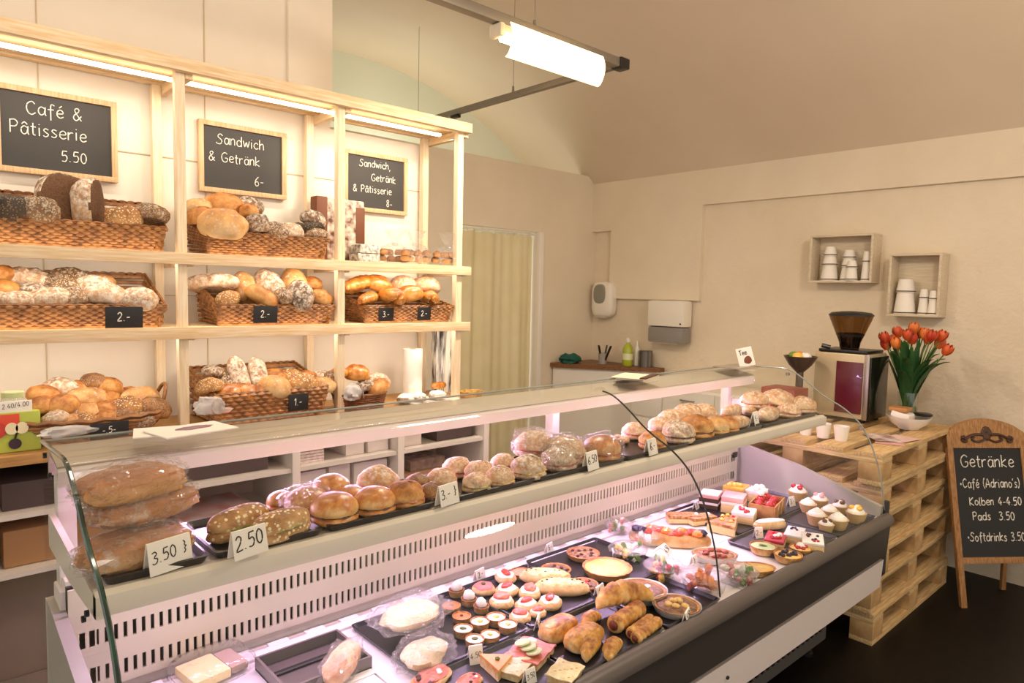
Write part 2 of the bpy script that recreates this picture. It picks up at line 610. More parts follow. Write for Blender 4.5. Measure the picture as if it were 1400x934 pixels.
# curtain in the doorway
rows = []
for i in range(17):
    z = .03 + (1.985 - .03) * i / 16
    row = []
    for j in range(90):
        u = j / 89
        f = .5 + .5 * (1 - i / 16)
        y = 3.985 + .022 * math.sin(u * 23 + 2.2 * math.sin(u * 5) + .5 * math.sin(i * .22)) * f + .007 * math.sin(u * 51 + 2) * f
        row.append((DX0 + .01 + (DX1 - DX0 - .02) * u, y, z + .006 * math.cos(u * 34)))
    rows.append(row)
ct = thing('curtain', 'cream curtain hanging in the doorway behind the rack', 'curtain', (3.44, 3.985, 0))
MB().sheet(rows, .003).build('fabric', mat('cream curtain cloth', '#e6dab2', .9, var='#dfd2a6', scale=4), ct, True, 60)
MB().tube([(DX0, 3.985, 2.0), (DX1, 3.985, 2.0)], .007).build('curtain_rod', BEAM, ct, True)
mb = MB()
for j in range(12):
    x = DX0 + .03 + j * .066
    mb.tube([(x + .0, 3.985 + .014 * math.cos(a), 1.997 + .014 * math.sin(a)) for a in [2 * PI * k / 10 for k in range(10)]], .0025, 5, True)
mb.build('hook_rings', BEAM, ct, True)['kind'] = 'stuff'

# ---------------------------------------------------------------- back counter with open compartments
LACQ = mat('grey white laminate', '#d9cfc4', .45)
OAK = wood_mat('worktop wood', '#c79a5e', '#a97b43', .45, 0)
bc = thing('back_counter', 'long white back counter of open compartments under the bread rack', 'counter', (.3, 2.83, 0))
mb = MB().box((-1.1, 2.615, .965), (2.27, 3.045, 1.0), r=.003)
mb.build('worktop', OAK, bc, True)
for x in (-.87, -.36, .15, .67, 1.187, 1.69, 2.2):
    MB().box((x, 2.62, .0), (x + .034, 3.04, .965), r=.002).build('divider', LACQ, bc, True)
for z in (.79, .60, .06):
    MB().box((-.85, 2.63, z), (2.2, 3.03, z + .018)).build('shelf_board', LACQ, bc, True)
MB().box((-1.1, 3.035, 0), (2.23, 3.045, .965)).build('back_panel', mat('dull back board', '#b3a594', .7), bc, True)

CARD = mat('white carton', '#e4dad0', .7)
KRAFT = mat('brown board', '#a17a4f', .8)
DARKB = mat('dark carton', '#4a3c36', .7)


def carton(px, z, w, d, h, m, label, n='carton', y=2.68):
    x = px
    return tag(MB().box((x, y, z), (x + w, y + d, z + h), r=.003).build(n, m), label, 'carton')


# contents of the compartments
carton(1.76, .808, .10, .2, .10, CARD, 'small white carton at the inner end of the upper compartment next to the napkins')
for i in range(5):
    tag(MB().box((1.232 + .004 * (i % 2), 2.67, .808 + i * .0125), (1.352, 2.79, .8195 + i * .0125), r=.004).build('napkin_packet', mat('napkin paper', '#e6d8d2', .8, var='#cdb8b2', scale=60)), ('lowest', 'second', 'third', 'fourth', 'topmost')[i] + ' folded napkin packet of the small pile in the upper compartment', 'napkins')
carton(1.46, .808, .09, .2, .105, CARD, 'cream carton standing beside the napkin pile in the upper compartment')
carton(1.57, .808, .105, .22, .115, CARD, 'wide white carton filling the corner of the upper napkin compartment')
for i, (x, w, h) in enumerate(((1.23, .135, .15), (1.38, .10, .155), (1.50, .17, .15))):
    carton(x, .618, w, .25, h, CARD, ('first', 'second', 'third')[i] + ' pale carton in the lower compartment beneath the napkins')
carton(1.95, .808, .23, .3, .055, DARKB, 'flat dark brown carton in the upper compartment beside the curtain')
carton(1.76, .618, .30, .3, .06, KRAFT, 'flat brown carton in the lower compartment beside the curtain')
carton(1.80, .680, .2, .25, .05, mat('crumpled paper', '#8d7560', .9, var='#5d4a3c', scale=25), 'crumpled brown paper pack on the flat brown carton', 'paper_pack')
carton(.75, .808, .36, .3, .08, DARKB, 'wide dark carton in the upper compartment behind the seeded sandwiches')
carton(.74, .618, .36, .3, .02, CARD, 'flat white pastry carton lying in the lower compartment')
carton(.78, .639, .28, .28, .018, mat('printed carton', '#d8ccc6', .7, var='#c88f80', scale=9), 'printed flat carton on the flat white pastry carton')
carton(.24, .62, .35, .3, .12, KRAFT, 'brown carton in the lower compartment behind the bagged breads')
carton(.24, .808, .35, .28, .09, DARKB, 'dark carton in the upper compartment behind the bagged breads')
PLATE = mat('brown wooden plate', '#8a6440', .6, var='#5f4027', scale=12)
for i in range(7):
    tag(MB().lathe([(0, 0), (.10, 0), (.125, .012), (.12, .014), (.098, .004), (0, .004)], 28, (.03, 2.77, .809 + i * .0125)).build('wooden_plate', PLATE), ('lowest', 'second lowest', 'third lowest', 'middle', 'third from top', 'second from top', 'topmost')[i] + ' brown plate of the pile beneath the juice carton', 'plate', 'brown plates under the counter')

# ---------------------------------------------------------------- bread rack
rk = thing('bread_rack', 'tall open pine bread rack with two slatted shelves and a lit top', 'rack', (.9, 2.86, 1.0))
PX = (.16, .802, 1.447, 2.089)
for x in PX:
    MB().box((x - .017, 2.70, 1.001), (x + .017, 2.735, 2.33), r=.003).build('front_post', PINEZ, rk, True)
    MB().box((x - .017, 2.995, 1.001), (x + .017, 3.03, 2.33), r=.003).build('back_post', PINEZ, rk, True)
for z in (1.665, 1.39):
    MB().box((-.6, 2.675, z - .043), (2.145, 2.70, z), r=.002).build('shelf_edge', PINE, rk, True)
    for i in range(4):
        y = 2.737 + i * .066
        MB().box((-.6, y, z - .016), (2.13, y + .05, z), r=.002).build('shelf_slat', PINE, rk, True)
    for x in PX:
        MB().box((x + .0175, 2.70, z - .05), (x + .04, 3.03, z - .017), r=.002).build('shelf_bearer', PINEY, rk, True)
MB().box((-.6, 2.665, 2.312), (2.13, 2.698, 2.358), r=.002).build('top_rail', PINE, rk, True)
MB().box((-.6, 3.0, 2.332), (2.13, 3.03, 2.358), r=.002).build('top_rail', PINE, rk, True)
for y, w in ((2.70, .05), (2.81, .07), (2.90, .07)):
    MB().box((-.6, y, 2.335), (2.13, y + w, 2.352), r=.002).build('top_slat', PINE, rk, True)
for x in PX:
    MB().box((x + .0175, 2.70, 2.295), (x + .045, 3.03, 2.333), r=.002).build('top_bearer', PINEY, rk, True)
LEDM = mat('lit led strip', '#fff4e0', .4, emit=9, ecol='#ffe9c8')
MB().box((-.6, 2.785, 2.300), (2.03, 2.805, 2.312), r=.002).build('led_strip', LEDM, rk, True)
for z in (1.624, 1.349):
    MB().box((-.4, 2.7015, z + .006), (2.05, 2.712, z + .018), r=.001).build('led_strip', LEDM, rk, True)

# ---------------------------------------------------------------- refrigerated display case
CX0, CX1 = .222, 3.0
CASEW = mat('cream painted steel', '#ddd3c2', .35)
CASEL = mat('white painted steel', '#e2dbd2', .3)
DARK = mat('anthracite panel', '#3b3632', .38)
BUMP = mat('anthracite bumper', '#59504a', .42)
GREYP = mat('pale grey panel', '#e0d2cb', .45)
STEEL = mat('brushed steel', '#a8a29a', .32, metal=.85)
BLACK = mat('black plastic', '#151312', .35)
GLASS = film_mat('display glass', (.985, .995, .985, 1), .5, rough=.01)
GEDGE = mat('green glass edge', '#1f4a3c', .08, spec=.8, var='#0f2a24', scale=14)
dc = thing('display_case', 'long refrigerated glass display case full of pastries and sandwiches', 'display case', (1.6, 1.3, 0))
Z0 = .655
MB().box((CX0 + .06, 1.20, .06), (CX1 - .02, 1.74, .36), r=.006).build('base', mat('dark base steel', '#5d5a57', .5), dc, True)
mb = MB()
for i in range(60):
    mb.box((CX0 + .2 + i * .042, 1.192, .12), (CX0 + .216 + i * .042, 1.2, .30))
mb.build('base_grille', BLACK, dc, True)
for x in (.35, 1.6, 2.9):
    for y in (1.25, 1.68):
        MB().lathe([(.03, 0), (.03, .012), (.018, .02), (.018, .062)], 14, (x, y, 0)).build('foot', BLACK, dc, True)
MB().box((CX0 + .03, 1.011, .352), (CX1 - .005, 1.76, .635), r=.004).build('body', CASEW, dc, True)
# outer front: pale lower panel, dark upper panel, bumper
MB().prism([(1.03, .335), (1.0, .36), (.992, .479), (1.016, .479), (1.05, .335)], CX0 + .02, CX1 - .01, 0).build('lower_front_panel', GREYP, dc, True)
MB().prism([(1.0, .482), (.984, .50), (.976, .630), (1.01, .630), (1.01, .482)], CX0 + .02, CX1 - .005, 0).build('front_panel', DARK, dc, True)
MB().prism([(.970, .631), (.964, .637), (.963, .650), (.968, .664), (.980, .673), (.992, .675), (1.003, .670), (1.006, .66), (1.006, .631)], CX0 + .02, CX1 - .005, 0).build('bumper', BUMP, dc, True)
MB().box((1.78, .989, .425), (1.788, 1.0, .433)).build('screw_cap', BLACK, dc, True)
# well: deck plates with a slotted lilac rim, back panel with two rows of slots
DECK = mat('white deck plate', '#e6e2de', .35)
for i in range(5):
    x = CX0 + .04 + i * .545
    MB().box((x, 1.008, Z0 - .012), (x + .541, 1.565, Z0), r=.003).build('deck_plate', DECK, dc, True)
mb = MB().box((CX0 + .03, 1.566, Z0 - .012), (CX1 - .03, 1.600, Z0 + .006), r=.002)
for i in range(28):
    x = CX0 + .05 + i * .098
    mb.box((x, 1.598, Z0 - .012), (x + .052, 1.618, Z0 + .006), r=.002)
mb.build('air_rim', DECK, dc, True)
mb = MB()
zb, zt, Y = .672, .905, 1.64
x0, x1, st = CX0 + .03, CX1 - .055, .0182
mb.box((x0, Y, zb), (x1, Y + .006, .690)).box((x0, Y, .724), (x1, Y + .006, .772)).box((x0, Y, .807), (x1, Y + .006, zt), 0)
n = int((x1 - x0) / st)
for i in range(n + 1):
    xa = x0 + i * st
    w = .0105
    if i in (0, n):
        xa, w = (x0, .05) if i == 0 else (x1 - .06, .06)
    for a, b in ((.690, .724), (.772, .807)):
        mb.box((xa, Y, a), (xa + w, Y + .006, b))
mb.build('vent_panel', CASEW, dc, True)
MB().box((x0, Y + .02, zb), (x1, Y + .03, zt)).build('vent_backing', mat('dark vent interior', '#2a2420', .8), dc, True)
MB().box((x0, Y + .03, .5), (x1, Y + .10, .915), r=.003).build('rear_wall', CASEL, dc, True)
MB().box((x1 - .045, Y - .008, .79), (x1 - .012, Y, .815), r=.002).build('thermometer', BLACK, dc, True)
# end walls of the well
for x, nm in ((CX0 + .005, 'end_wall'), (CX1 - .03, 'end_wall')):
    MB().prism([(1.012, .36), (1.008, .700), (1.36, .80), (1.70, .86), (1.75, .86), (1.75, .36)], x, x + .025, 0).build(nm, mat('grey insulated end wall', '#a8a39a', .4), dc, True)
# middle shelf
MB().box((CX0 + .02, 1.262, 1.012), (CX1 - .03, 1.488, 1.04), r=.004).build('shelf', CASEL, dc, True)
MB().prism([(1.262, .996), (1.252, 1.0), (1.247, 1.012), (1.249, 1.036), (1.258, 1.044), (1.27, 1.044), (1.27, .996)], CX0 + .008, CX1 - .035, 0).build('shelf_lip', CASEW, dc, True)
for x in (CX0 + .008, CX1 - .033):
    mb = MB().prism([(1.25, .998), (1.25, 1.035), (1.49, 1.045), (1.70, 1.06), (1.70, .99), (1.48, .985)], x, x + .012, 0)
    mb.build('shelf_bracket', CASEW, dc, True)
for x in (CX0 + .025, 1.75, CX1 - .06):
    MB().box((x, 1.70, .85), (x + .035, 1.74, 1.139), r=.004).build('rear_pillar', CASEL, dc, True)
MB().box((CX0 + .02, 1.67, .84), (CX1 - .02, 1.745, .895), r=.004).build('rear_rail', CASEL, dc, True)
# canopy with the light tube
MB().prism([(1.612, 1.176), (1.60, 1.176), (1.595, 1.170), (1.598, 1.138), (1.603, 1.138), (1.606, 1.168), (1.612, 1.170)], CX0 + .012, CX1 - .012, 0).build('canopy_face', CASEL, dc, True)
MB().prism([(1.705, 1.202), (1.60, 1.180), (1.60, 1.1765), (1.70, 1.19), (1.705, 1.14), (1.712, 1.14), (1.712, 1.202)], CX0 + .012, CX1 - .012, 0).build('canopy_top', mat('grey beige canopy top', '#a89d8c', .35), dc, True)
MB().tube([(CX0 + .1, 1.655, 1.166), (CX1 - .1, 1.655, 1.166)], .009, 10).build('light_tube', mat('lilac light tube', '#f4e6ff', .4, emit=5, ecol='#e4ccff'), dc, True)
# curved glass: flat on top, bent down to the bumper
PROF = [(1.715, 1.212), (1.60, 1.2175), (1.49, 1.223), (1.455, 1.2225), (1.42, 1.214), (1.385, 1.196), (1.345, 1.170), (1.30, 1.137), (1.25, 1.108), (1.20, 1.085), (1.15, 1.052), (1.11, 1.012), (1.075, .955), (1.045, .88), (1.020, .79), (1.003, .682)]
PROF = [tuple(p) for p in smooth([Vector(p) for p in PROF], 3)]
JX = 1.74


def pane(xa, xb, name):
    rows = [[(xa, y, z), (xb, y, z)] for y, z in PROF]
    o = MB().sheet(rows).build(name, GLASS, dc, True, 60)
    return o


pane(CX0 + .006, JX - .003, 'front_glass')
pane(JX + .003, CX1 - .006, 'front_glass')
for x in (CX0 + .003, CX1 - .003):
    poly = [(y, z) for y, z in PROF] + [(1.715, .682)]
    o = MB()
    o.add([(x, y, z) for y, z in poly], [tuple(range(len(poly)))])
    o.build('side_glass', GLASS, dc, True)
MB().tube([(CX0 + .003, y, z + .001) for y, z in PROF], .0045, 6).build('glass_edge', GEDGE, dc, True)
MB().tube([(CX1 - .003, y, z + .001) for y, z in PROF], .003, 6).build('glass_edge', mat('pale glass edge', '#8d9189', .2), dc, True)
MB().tube([(JX, y, z + .0005) for y, z in PROF if y < 1.47], .0028, 6).build('glass_joint', mat('dark joint seal', '#2b2a28', .3), dc, True)
MB().tube([(CX0, 1.716, 1.2125), (CX1, 1.716, 1.2125)], .003, 6).build('top_glass_edge', mat('pale glass edge', '#8d9189', .2), dc, True)
for x, s_ in ((CX1 - .003, 1),):
    for y, z in ((1.44, 1.20), (1.11, 1.005)):
        MB().lathe([(.008, 0), (.008, .012), (0, .014)], 12, (0, 0, 0)).xf(Matrix.Translation((x - .008, y, z)) @ Matrix.Rotation(PI / 2, 4, 'Y')).build('glass_clamp', STEEL, dc, True)
for y, z in ((1.655, 1.195), (1.60, 1.165), (1.30, .985), (1.272, 1.005)):
    MB().lathe([(.006, 0), (.006, .006), (0, .007)], 10).xf(Matrix.Translation((CX0 - .004, y, z)) @ Matrix.Rotation(PI / 2, 4, 'Y')).build('bolt', BLACK, dc, True)
MB().tube([(CX1 + .006, 1.0, z) for z in (.72, .5, .42)] + [(CX1 + .006, 1.03, .36), (CX1 + .006, 1.10, .335)], .012, 8).build('end_trim', DARK, dc, True)

# ---------------------------------------------------------------- breads: one mesh per kind and variant, unit length 1
BM = {
 'gold': bread_mat('golden crust', '#dba865', '#b97a38', '#7d4318'),
 'pale': bread_mat('pale crust', '#e6c48f', '#cb9756', '#9a622c', flour=.4),
 'flour': bread_mat('floured crust', '#c4986a', '#94653a', '#643a1a', flour=.85),
 'seed': bread_mat('seeded crust', '#c9955a', '#a26c33', '#70421a', flour=.2, seeds='#e3cfa2', seedn=15),
 'poppy': bread_mat('poppy seed crust', '#b98a55', '#956538', '#684021', flour=.3, seeds='#332821', seedn=24),
 'grain': bread_mat('grain crust', '#8f6a46', '#6b4a2c', '#412914', flour=.5, seeds='#c2a67c', seedn=18),
 'rye': bread_mat('dark rye crust', '#8a6240', '#63432a', '#352113', flour=.7, rough=.7),
 'black': bread_mat('very dark seeded crust', '#4e3a28', '#392818', '#1d130c', seeds='#7d6848', seedn=20),
 'braid': bread_mat('glazed golden crust', '#e3a858', '#c87a28', '#8d4414', rough=.35, coat=.5),
 'sugar': bread_mat('sugar dusted crust', '#d9ae7c', '#bd8450', '#8d5630', flour=.75),
 'bun': bread_mat('shiny bun crust', '#e6b878', '#c87f3c', '#a05a26', rough=.35, coat=.35),
 'pastry': bread_mat('flaky pastry', '#f3d59a', '#dda24e', '#96551c', rough=.45, coat=.15),
}
CRUMB = mat('bread crumb', '#ecd9b0', .85, var='#dcc08c', scale=40, bump=.3)
DCRUMB = mat('dark crumb', '#6b4a30', .9, var='#543720', scale=30, bump=.4)


def slash_fn(n, depth=.10):
    """cross cuts over the top"""
    def f(d):
        return 1 - depth * max(0, math.cos(d.x * n * PI)) ** 8 * max(0, d.z) if d.z > 0 else 1
    return f


def bread_mesh(kind, shape, k):
    """shape: round, oval, long, tri, loaf, arch, kaiser, braid, ring, bumpy"""
    mb = MB()
    sd = k * 5 + len(kind) + len(shape)
    if shape == 'round':
        mb.blob((0, 0, .20), (.5, .47, .36), 20, sd, .10, 1.7, foot=-.55)
    elif shape == 'kaiser':
        mb.blob((0, 0, .20), (.5, .5, .36), 30, sd, .05, 2, foot=-.55, fn=lambda d: 1 - .13 * max(0, math.cos(2.5 * (math.atan2(d.y, d.x) + 1.1 * d.z))) ** 10 * (1 if d.z > -.2 else 0))
    elif shape == 'oval':
        mb.blob((0, 0, .19), (.5, .33, .30), 24, sd, .08, 1.8, foot=-.6, fn=slash_fn(3.2, .10))
    elif shape == 'long':
        mb.blob((0, 0, .13), (.5, .17, .17), 28, sd, .07, 2.4, foot=-.7, pw=2.5, fn=slash_fn(5, .13))
    elif shape == 'finger':
        mb.blob((0, 0, .15), (.5, .20, .19), 22, sd, .07, 2.0, foot=-.7, pw=2.6)
    elif shape == 'tri':
        mb.blob((0, 0, .2), (.5, .5, .30), 28, sd, .05, 2, foot=-.55, fn=lambda d: .80 + .17 * math.cos(3 * math.atan2(d.y, d.x)) * math.sqrt(max(0, 1 - d.z * d.z)))
    elif shape == 'loaf':
        mb.blob((0, 0, .26), (.5, .36, .40), 26, sd, .08, 2, foot=-.62, pw=2.8, fn=slash_fn(2.5, .12))
    elif shape == 'arch':
        # big half loaf standing up, its cut face to the front (-y)
        mb.blob((0, 0, .42), (.48, .36, .60), 26, sd, .06, 2, foot=-.7, pw=2.4)
        for v in mb.v:
            if v.y < -.12:
                v.y = -.12 + (v.y + .12) * .12
    elif shape == 'braid':
        for s_ in range(3):
            pts, rr = [], []
            for i in range(30):
                t = i / 29
                env = math.sin(PI * (t * .9 + .05)) ** .6
                a = t * 2.6 * 2 * PI + s_ * 2 * PI / 3
                pts.append((t - .5, .15 * env * math.sin(a), .17 + .07 * env * math.cos(2 * a) * .8))
                rr.append(.135 * env + .015)
            mb.tube(pts, rr, 12)
    elif shape == 'ring':
        pts = [(.32 * math.cos(a), .32 * math.sin(a), .15 + .02 * math.sin(3 * a)) for a in [2 * PI * i / 28 for i in range(28)]]
        mb.tube(pts, [.16 + .02 * math.sin(5 * i) for i in range(28)], 12, True)
    elif shape == 'bumpy':
        mb.blob((0, 0, .2), (.5, .42, .34), 26, sd, .26, 3.2, foot=-.5)
    for v in mb.v:
        q = Vector((v.x, v.y, v.z + .3))
        if q.length > 1e-6:
            v += q.normalized() * (.022 * noise.noise(v * 5.5 + Vector((sd, 0, 0))) + .010 * noise.noise(v * 13))
    if shape == 'arch':
        mb.m = [1 if max(mb.v[i].y for i in f) < -.085 else 0 for f in mb.f]
        return mb.mesh(kind + '_' + shape, [BM[kind], DCRUMB], 80)
    return mb.mesh(kind + '_' + shape, BM[kind], 80)


NAMES = {'round': 'bread_roll', 'kaiser': 'kaiser_roll', 'oval': 'oval_roll', 'long': 'baguette', 'finger': 'finger_roll', 'tri': 'triangular_roll', 'loaf': 'bread_loaf', 'arch': 'half_loaf', 'braid': 'braided_bread', 'ring': 'bread_ring', 'bumpy': 'rustic_roll'}
KW = {'gold': 'golden', 'pale': 'pale', 'flour': 'floury', 'seed': 'sesame', 'poppy': 'poppy seed', 'grain': 'grainy brown', 'rye': 'dark rye', 'black': 'almost black seeded', 'braid': 'glazed golden', 'sugar': 'sugared', 'bun': 'shiny', 'pastry': 'flaky'}
SW = {'round': 'round roll', 'kaiser': 'kaiser roll', 'oval': 'oval roll', 'long': 'long baguette', 'finger': 'finger roll', 'tri': 'triangular roll', 'loaf': 'loaf', 'arch': 'cut half loaf', 'braid': 'braid', 'ring': 'bread ring', 'bumpy': 'knobbly roll'}
ORD = ['first', 'second', 'third', 'fourth', 'fifth', 'sixth', 'seventh', 'eighth', 'ninth', 'tenth', 'eleventh', 'twelfth']
USED = {}


def bread(kind, shape, loc, size, rot=(0, 0, 0), label='', group=None, cat='bread'):
    k = USED.get((kind, shape), 0)
    USED[(kind, shape)] = k + 1
    me = cached((kind, shape, k % 3), lambda: bread_mesh(kind, shape, k % 3))
    o = link(NAMES[shape], me)
    o.location = loc
    o.scale = (size,) * 3
    o.rotation_euler = rot
    return tag(o, label, cat, group)


WICK = mat('wicker', '#b5814e', .5, var='#845834', scale=30)
WICKD = mat('wicker rim', '#94602f', .5, var='#6e4420', scale=30)
LINER = mat('kraft basket liner', '#c9a878', .9)


def basket(x0, x1, y0, y1, z, hf, hb, label, rows_n=9, flare=.03, liner=True, group='wicker baskets on the bread rack'):
    """tray basket: woven strands round upright stakes, low in front, high at the back"""
    t = thing('wicker_basket', label, 'basket', ((x0 + x1) / 2, (y0 + y1) / 2, z), group=group)
    cx, cy = (x0 + x1) / 2, (y0 + y1) / 2
    loop = []
    per = [(x0, y0), (x1, y0), (x1, y1), (x0, y1)]
    step = .0085
    for i in range(4):
        a, b = Vector(per[i]), Vector(per[(i + 1) % 4])
        k = max(4, int((b - a).length / step))
        loop += [a.lerp(b, j / k) for j in range(k)]
    if len(loop) % 4:
        loop = loop[:len(loop) - len(loop) % 4]

    def hh(p):
        return hf + (hb - hf) * (p.y - y0) / (y1 - y0)

    def pt(p, u, off=0):
        h = hh(p) * u
        d = Vector((p.x - cx, p.y - cy))
        s_ = Vector((min(1, max(-1, d.x / (x1 - x0) * 2.02)), min(1, max(-1, d.y / (y1 - y0) * 2.02))))
        ex = Vector((s_.x if abs(s_.x) > .98 else 0, s_.y if abs(s_.y) > .98 else 0))
        q = p + ex * (flare * (u - 1) + off)
        return Vector((q.x, q.y, z + .002 + h))
    mb = MB()
    for r in range(rows_n):
        u = (r + .5) / rows_n
        pts = [pt(p, u, .0032 * (1 if ((i // 2) + r) % 2 else -1)) for i, p in enumerate(loop)]
        mb.tube(pts, .5 * (hf + hb) * .5 / rows_n * 1.02, 5, True)
    mb.build('weave', WICK, t, True, 60)
    mb = MB()
    pts = [pt(p, 1.0) for p in loop]
    for ph in (0, PI):
        mb.tube([p + Vector((0, 0, .004 * math.sin(i * .9 + ph))) for i, p in enumerate(pts)], .0052, 5, True)
    mb.build('rim', WICKD, t, True, 60)
    q = [pt(p, .02) for p in loop]
    MB().add(q + [v + Vector((0, 0, .006)) for v in q], [tuple(range(len(q)))[::-1], tuple(range(len(q), 2 * len(q)))]).build('bottom', WICKD, t, True)
    if liner:
        e = .012
        MB().sheet([[(x0 + e + flare * .6, y0 + e + flare * .6, z + hf * .35), (x1 - e - flare * .6, y0 + e + flare * .6, z + hf * .35)], [(x0 + e, y1 - e - .01, z + hb * .55), (x1 - e, y1 - e - .01, z + hb * .55)]], -.004).build('liner', LINER, t, True)
    return t


def fill(rows_, phrase, group):
    """rows_: list of (row word, depth Y, [(px, py, width px, kind, shape, yaw deg, pitch deg)])"""
    for word, Y, items in rows_:
        cnt = {}
        tot = {}
        for it in items:
            tot[it[3:5]] = tot.get(it[3:5], 0) + 1
        for it in items:
            px, py, w, kind, shape = it[:5]
            yaw = it[5] if len(it) > 5 else (px * 37 % 60 - 30)
            pit = it[6] if len(it) > 6 else 0
            ry = it[7] if len(it) > 7 else px * 5 % 26 - 13
            p = at(px, py, Y=Y)
            s_ = w * dep(p) / FPX * 1.2
            k = cnt.get(it[3:5], 0)
            cnt[it[3:5]] = k + 1
            hgt = {'long': .13, 'finger': .15, 'arch': .4, 'loaf': .24, 'oval': .17}.get(shape, .2) * s_
            p.z -= hgt
            o1 = (ORD[k] + ' ' if tot[it[3:5]] > 1 else '')
            bread(kind, shape, p, s_, (R(pit + (px * 7 % 36 - 18)), R(ry), R(yaw)), f'{o1}{KW[kind]} {SW[shape]}, {word} of {phrase}', group)


# top shelf
ZT, ZM, ZC = 1.666, 1.391, 1.001
basket(.19, .752, 2.715, 2.985, ZT, .082, .19, 'long wicker basket of dark loaves on the top shelf below the café board')
basket(.895, 1.395, 2.715, 2.985, ZT, .082, .13, 'wicker basket on the top shelf below the square sandwich board')
basket(.19, .745, 2.71, 2.985, ZM, .075, .19, 'long wicker basket of floury rolls on the middle shelf')
basket(.93, 1.418, 2.71, 2.985, ZM, .075, .18, 'wicker basket between the rack posts on the middle shelf')
basket(1.575, 2.062, 2.71, 2.985, ZM, .072, .13, 'wicker basket of golden braids at the curtain end of the middle shelf')
basket(.90, 1.362, 2.66, 2.985, ZC, .125, .20, 'wicker basket of small rolls on the counter below the middle rack bay', 8)

fill([('front row', 2.755, [(14, 290, 46, 'black', 'loaf', 5), (50, 291, 44, 'grain', 'loaf', -12), (172, 301, 38, 'seed', 'loaf', 8), (206, 294, 38, 'grain', 'round')]),
      ('back row', 2.86, [(-40, 285, 60, 'rye', 'loaf'), (83, 279, 62, 'rye', 'arch', 12), (126, 283, 52, 'flour', 'arch', 62)])],
     'top shelf basket below the café board', 'dark breads on the top shelf')
fill([('front row', 2.76, [(303, 308, 56, 'pale', 'round'), (352, 310, 34, 'rye', 'loaf', 85), (374, 318, 34, 'grain', 'round'), (397, 319, 34, 'flour', 'round'), (433, 322, 26, 'grain', 'oval')]),
      ('middle row', 2.84, [(276, 297, 34, 'gold', 'round'), (341, 291, 34, 'gold', 'oval', 70), (423, 310, 38, 'black', 'ring', 0, 10)]),
      ('top row', 2.91, [(273, 287, 36, 'pale', 'round'), (306, 283, 46, 'gold', 'round'), (342, 283, 36, 'rye', 'oval'), (426, 301, 36, 'rye', 'oval', 20)])],
     'top shelf basket below the square sandwich board', 'round breads on the top shelf')
fill([('front row', 2.755, [(-10, 414, 44, 'flour', 'oval'), (24, 414, 44, 'flour', 'oval', 10), (69, 411, 48, 'flour', 'oval', -8), (104, 411, 36, 'grain', 'round'), (145, 408, 54, 'flour', 'oval', 12), (190, 410, 42, 'flour', 'round')]),
      ('middle row', 2.83, [(8, 398, 34, 'gold', 'round'), (44, 402, 38, 'rye', 'round'), (92, 398, 40, 'grain', 'round'), (128, 396, 46, 'flour', 'round')]),
      ('top row', 2.91, [(4, 377, 40, 'gold', 'oval', 60), (36, 386, 50, 'flour', 'bumpy'), (65, 387, 34, 'grain', 'oval', 70), (96, 386, 48, 'grain', 'bumpy'), (132, 390, 42, 'pale', 'oval')])],
     'long middle shelf basket of floury rolls', 'floury rolls on the middle shelf')
fill([('front row', 2.755, [(312, 410, 34, 'seed', 'oval', 30), (350, 404, 46, 'gold', 'tri', 88, 45), (386, 407, 36, 'grain', 'oval', 80, 15), (412, 402, 44, 'rye', 'oval', 80, 0, -45), (436, 408, 30, 'gold', 'round')]),
      ('back row', 2.85, [(288, 387, 66, 'flour', 'long', -52, 0), (332, 390, 42, 'pale', 'oval', 70, 0, -40), (366, 388, 46, 'flour', 'oval', 110, 0, -40), (402, 385, 44, 'pale', 'oval', 80, 0, -45), (425, 389, 26, 'gold', 'round')])],
     'middle shelf basket between the rack posts', 'mixed rolls on the middle shelf')
fill([('front row', 2.76, [(505, 406, 34, 'braid', 'braid', 30), (533, 402, 52, 'braid', 'braid', 74, 12), (562, 404, 34, 'braid', 'round'), (586, 405, 40, 'braid', 'braid', 60)]),
      ('back row', 2.85, [(494, 386, 46, 'braid', 'braid', 15), (514, 390, 34, 'braid', 'round'), (552, 390, 32, 'sugar', 'round'), (582, 393, 36, 'sugar', 'round')])],
     'middle shelf basket at the curtain end', 'golden braids on the middle shelf')
fill([('front row', 2.71, [(288, 530, 32, 'seed', 'round'), (312, 539, 34, 'braid', 'round'), (334, 537, 30, 'braid', 'kaiser'), (354, 537, 26, 'gold', 'round'), (374, 531, 40, 'pale', 'round'), (396, 533, 26, 'flour', 'round'), (412, 527, 40, 'seed', 'round'), (440, 528, 30, 'pale', 'round')]),
      ('back row', 2.82, [(290, 509, 24, 'rye', 'round'), (309, 520, 44, 'grain', 'finger', 115, 0, -35), (325, 510, 52, 'flour', 'finger', 95, 0, -55), (349, 512, 52, 'flour', 'finger', 80, 0, -50), (374, 517, 32, 'gold', 'round'), (396, 519, 34, 'seed', 'round'), (418, 519, 30, 'gold', 'round'), (438, 518, 28, 'flour', 'kaiser')])],
     'counter basket below the middle rack bay', 'small rolls on the counter')

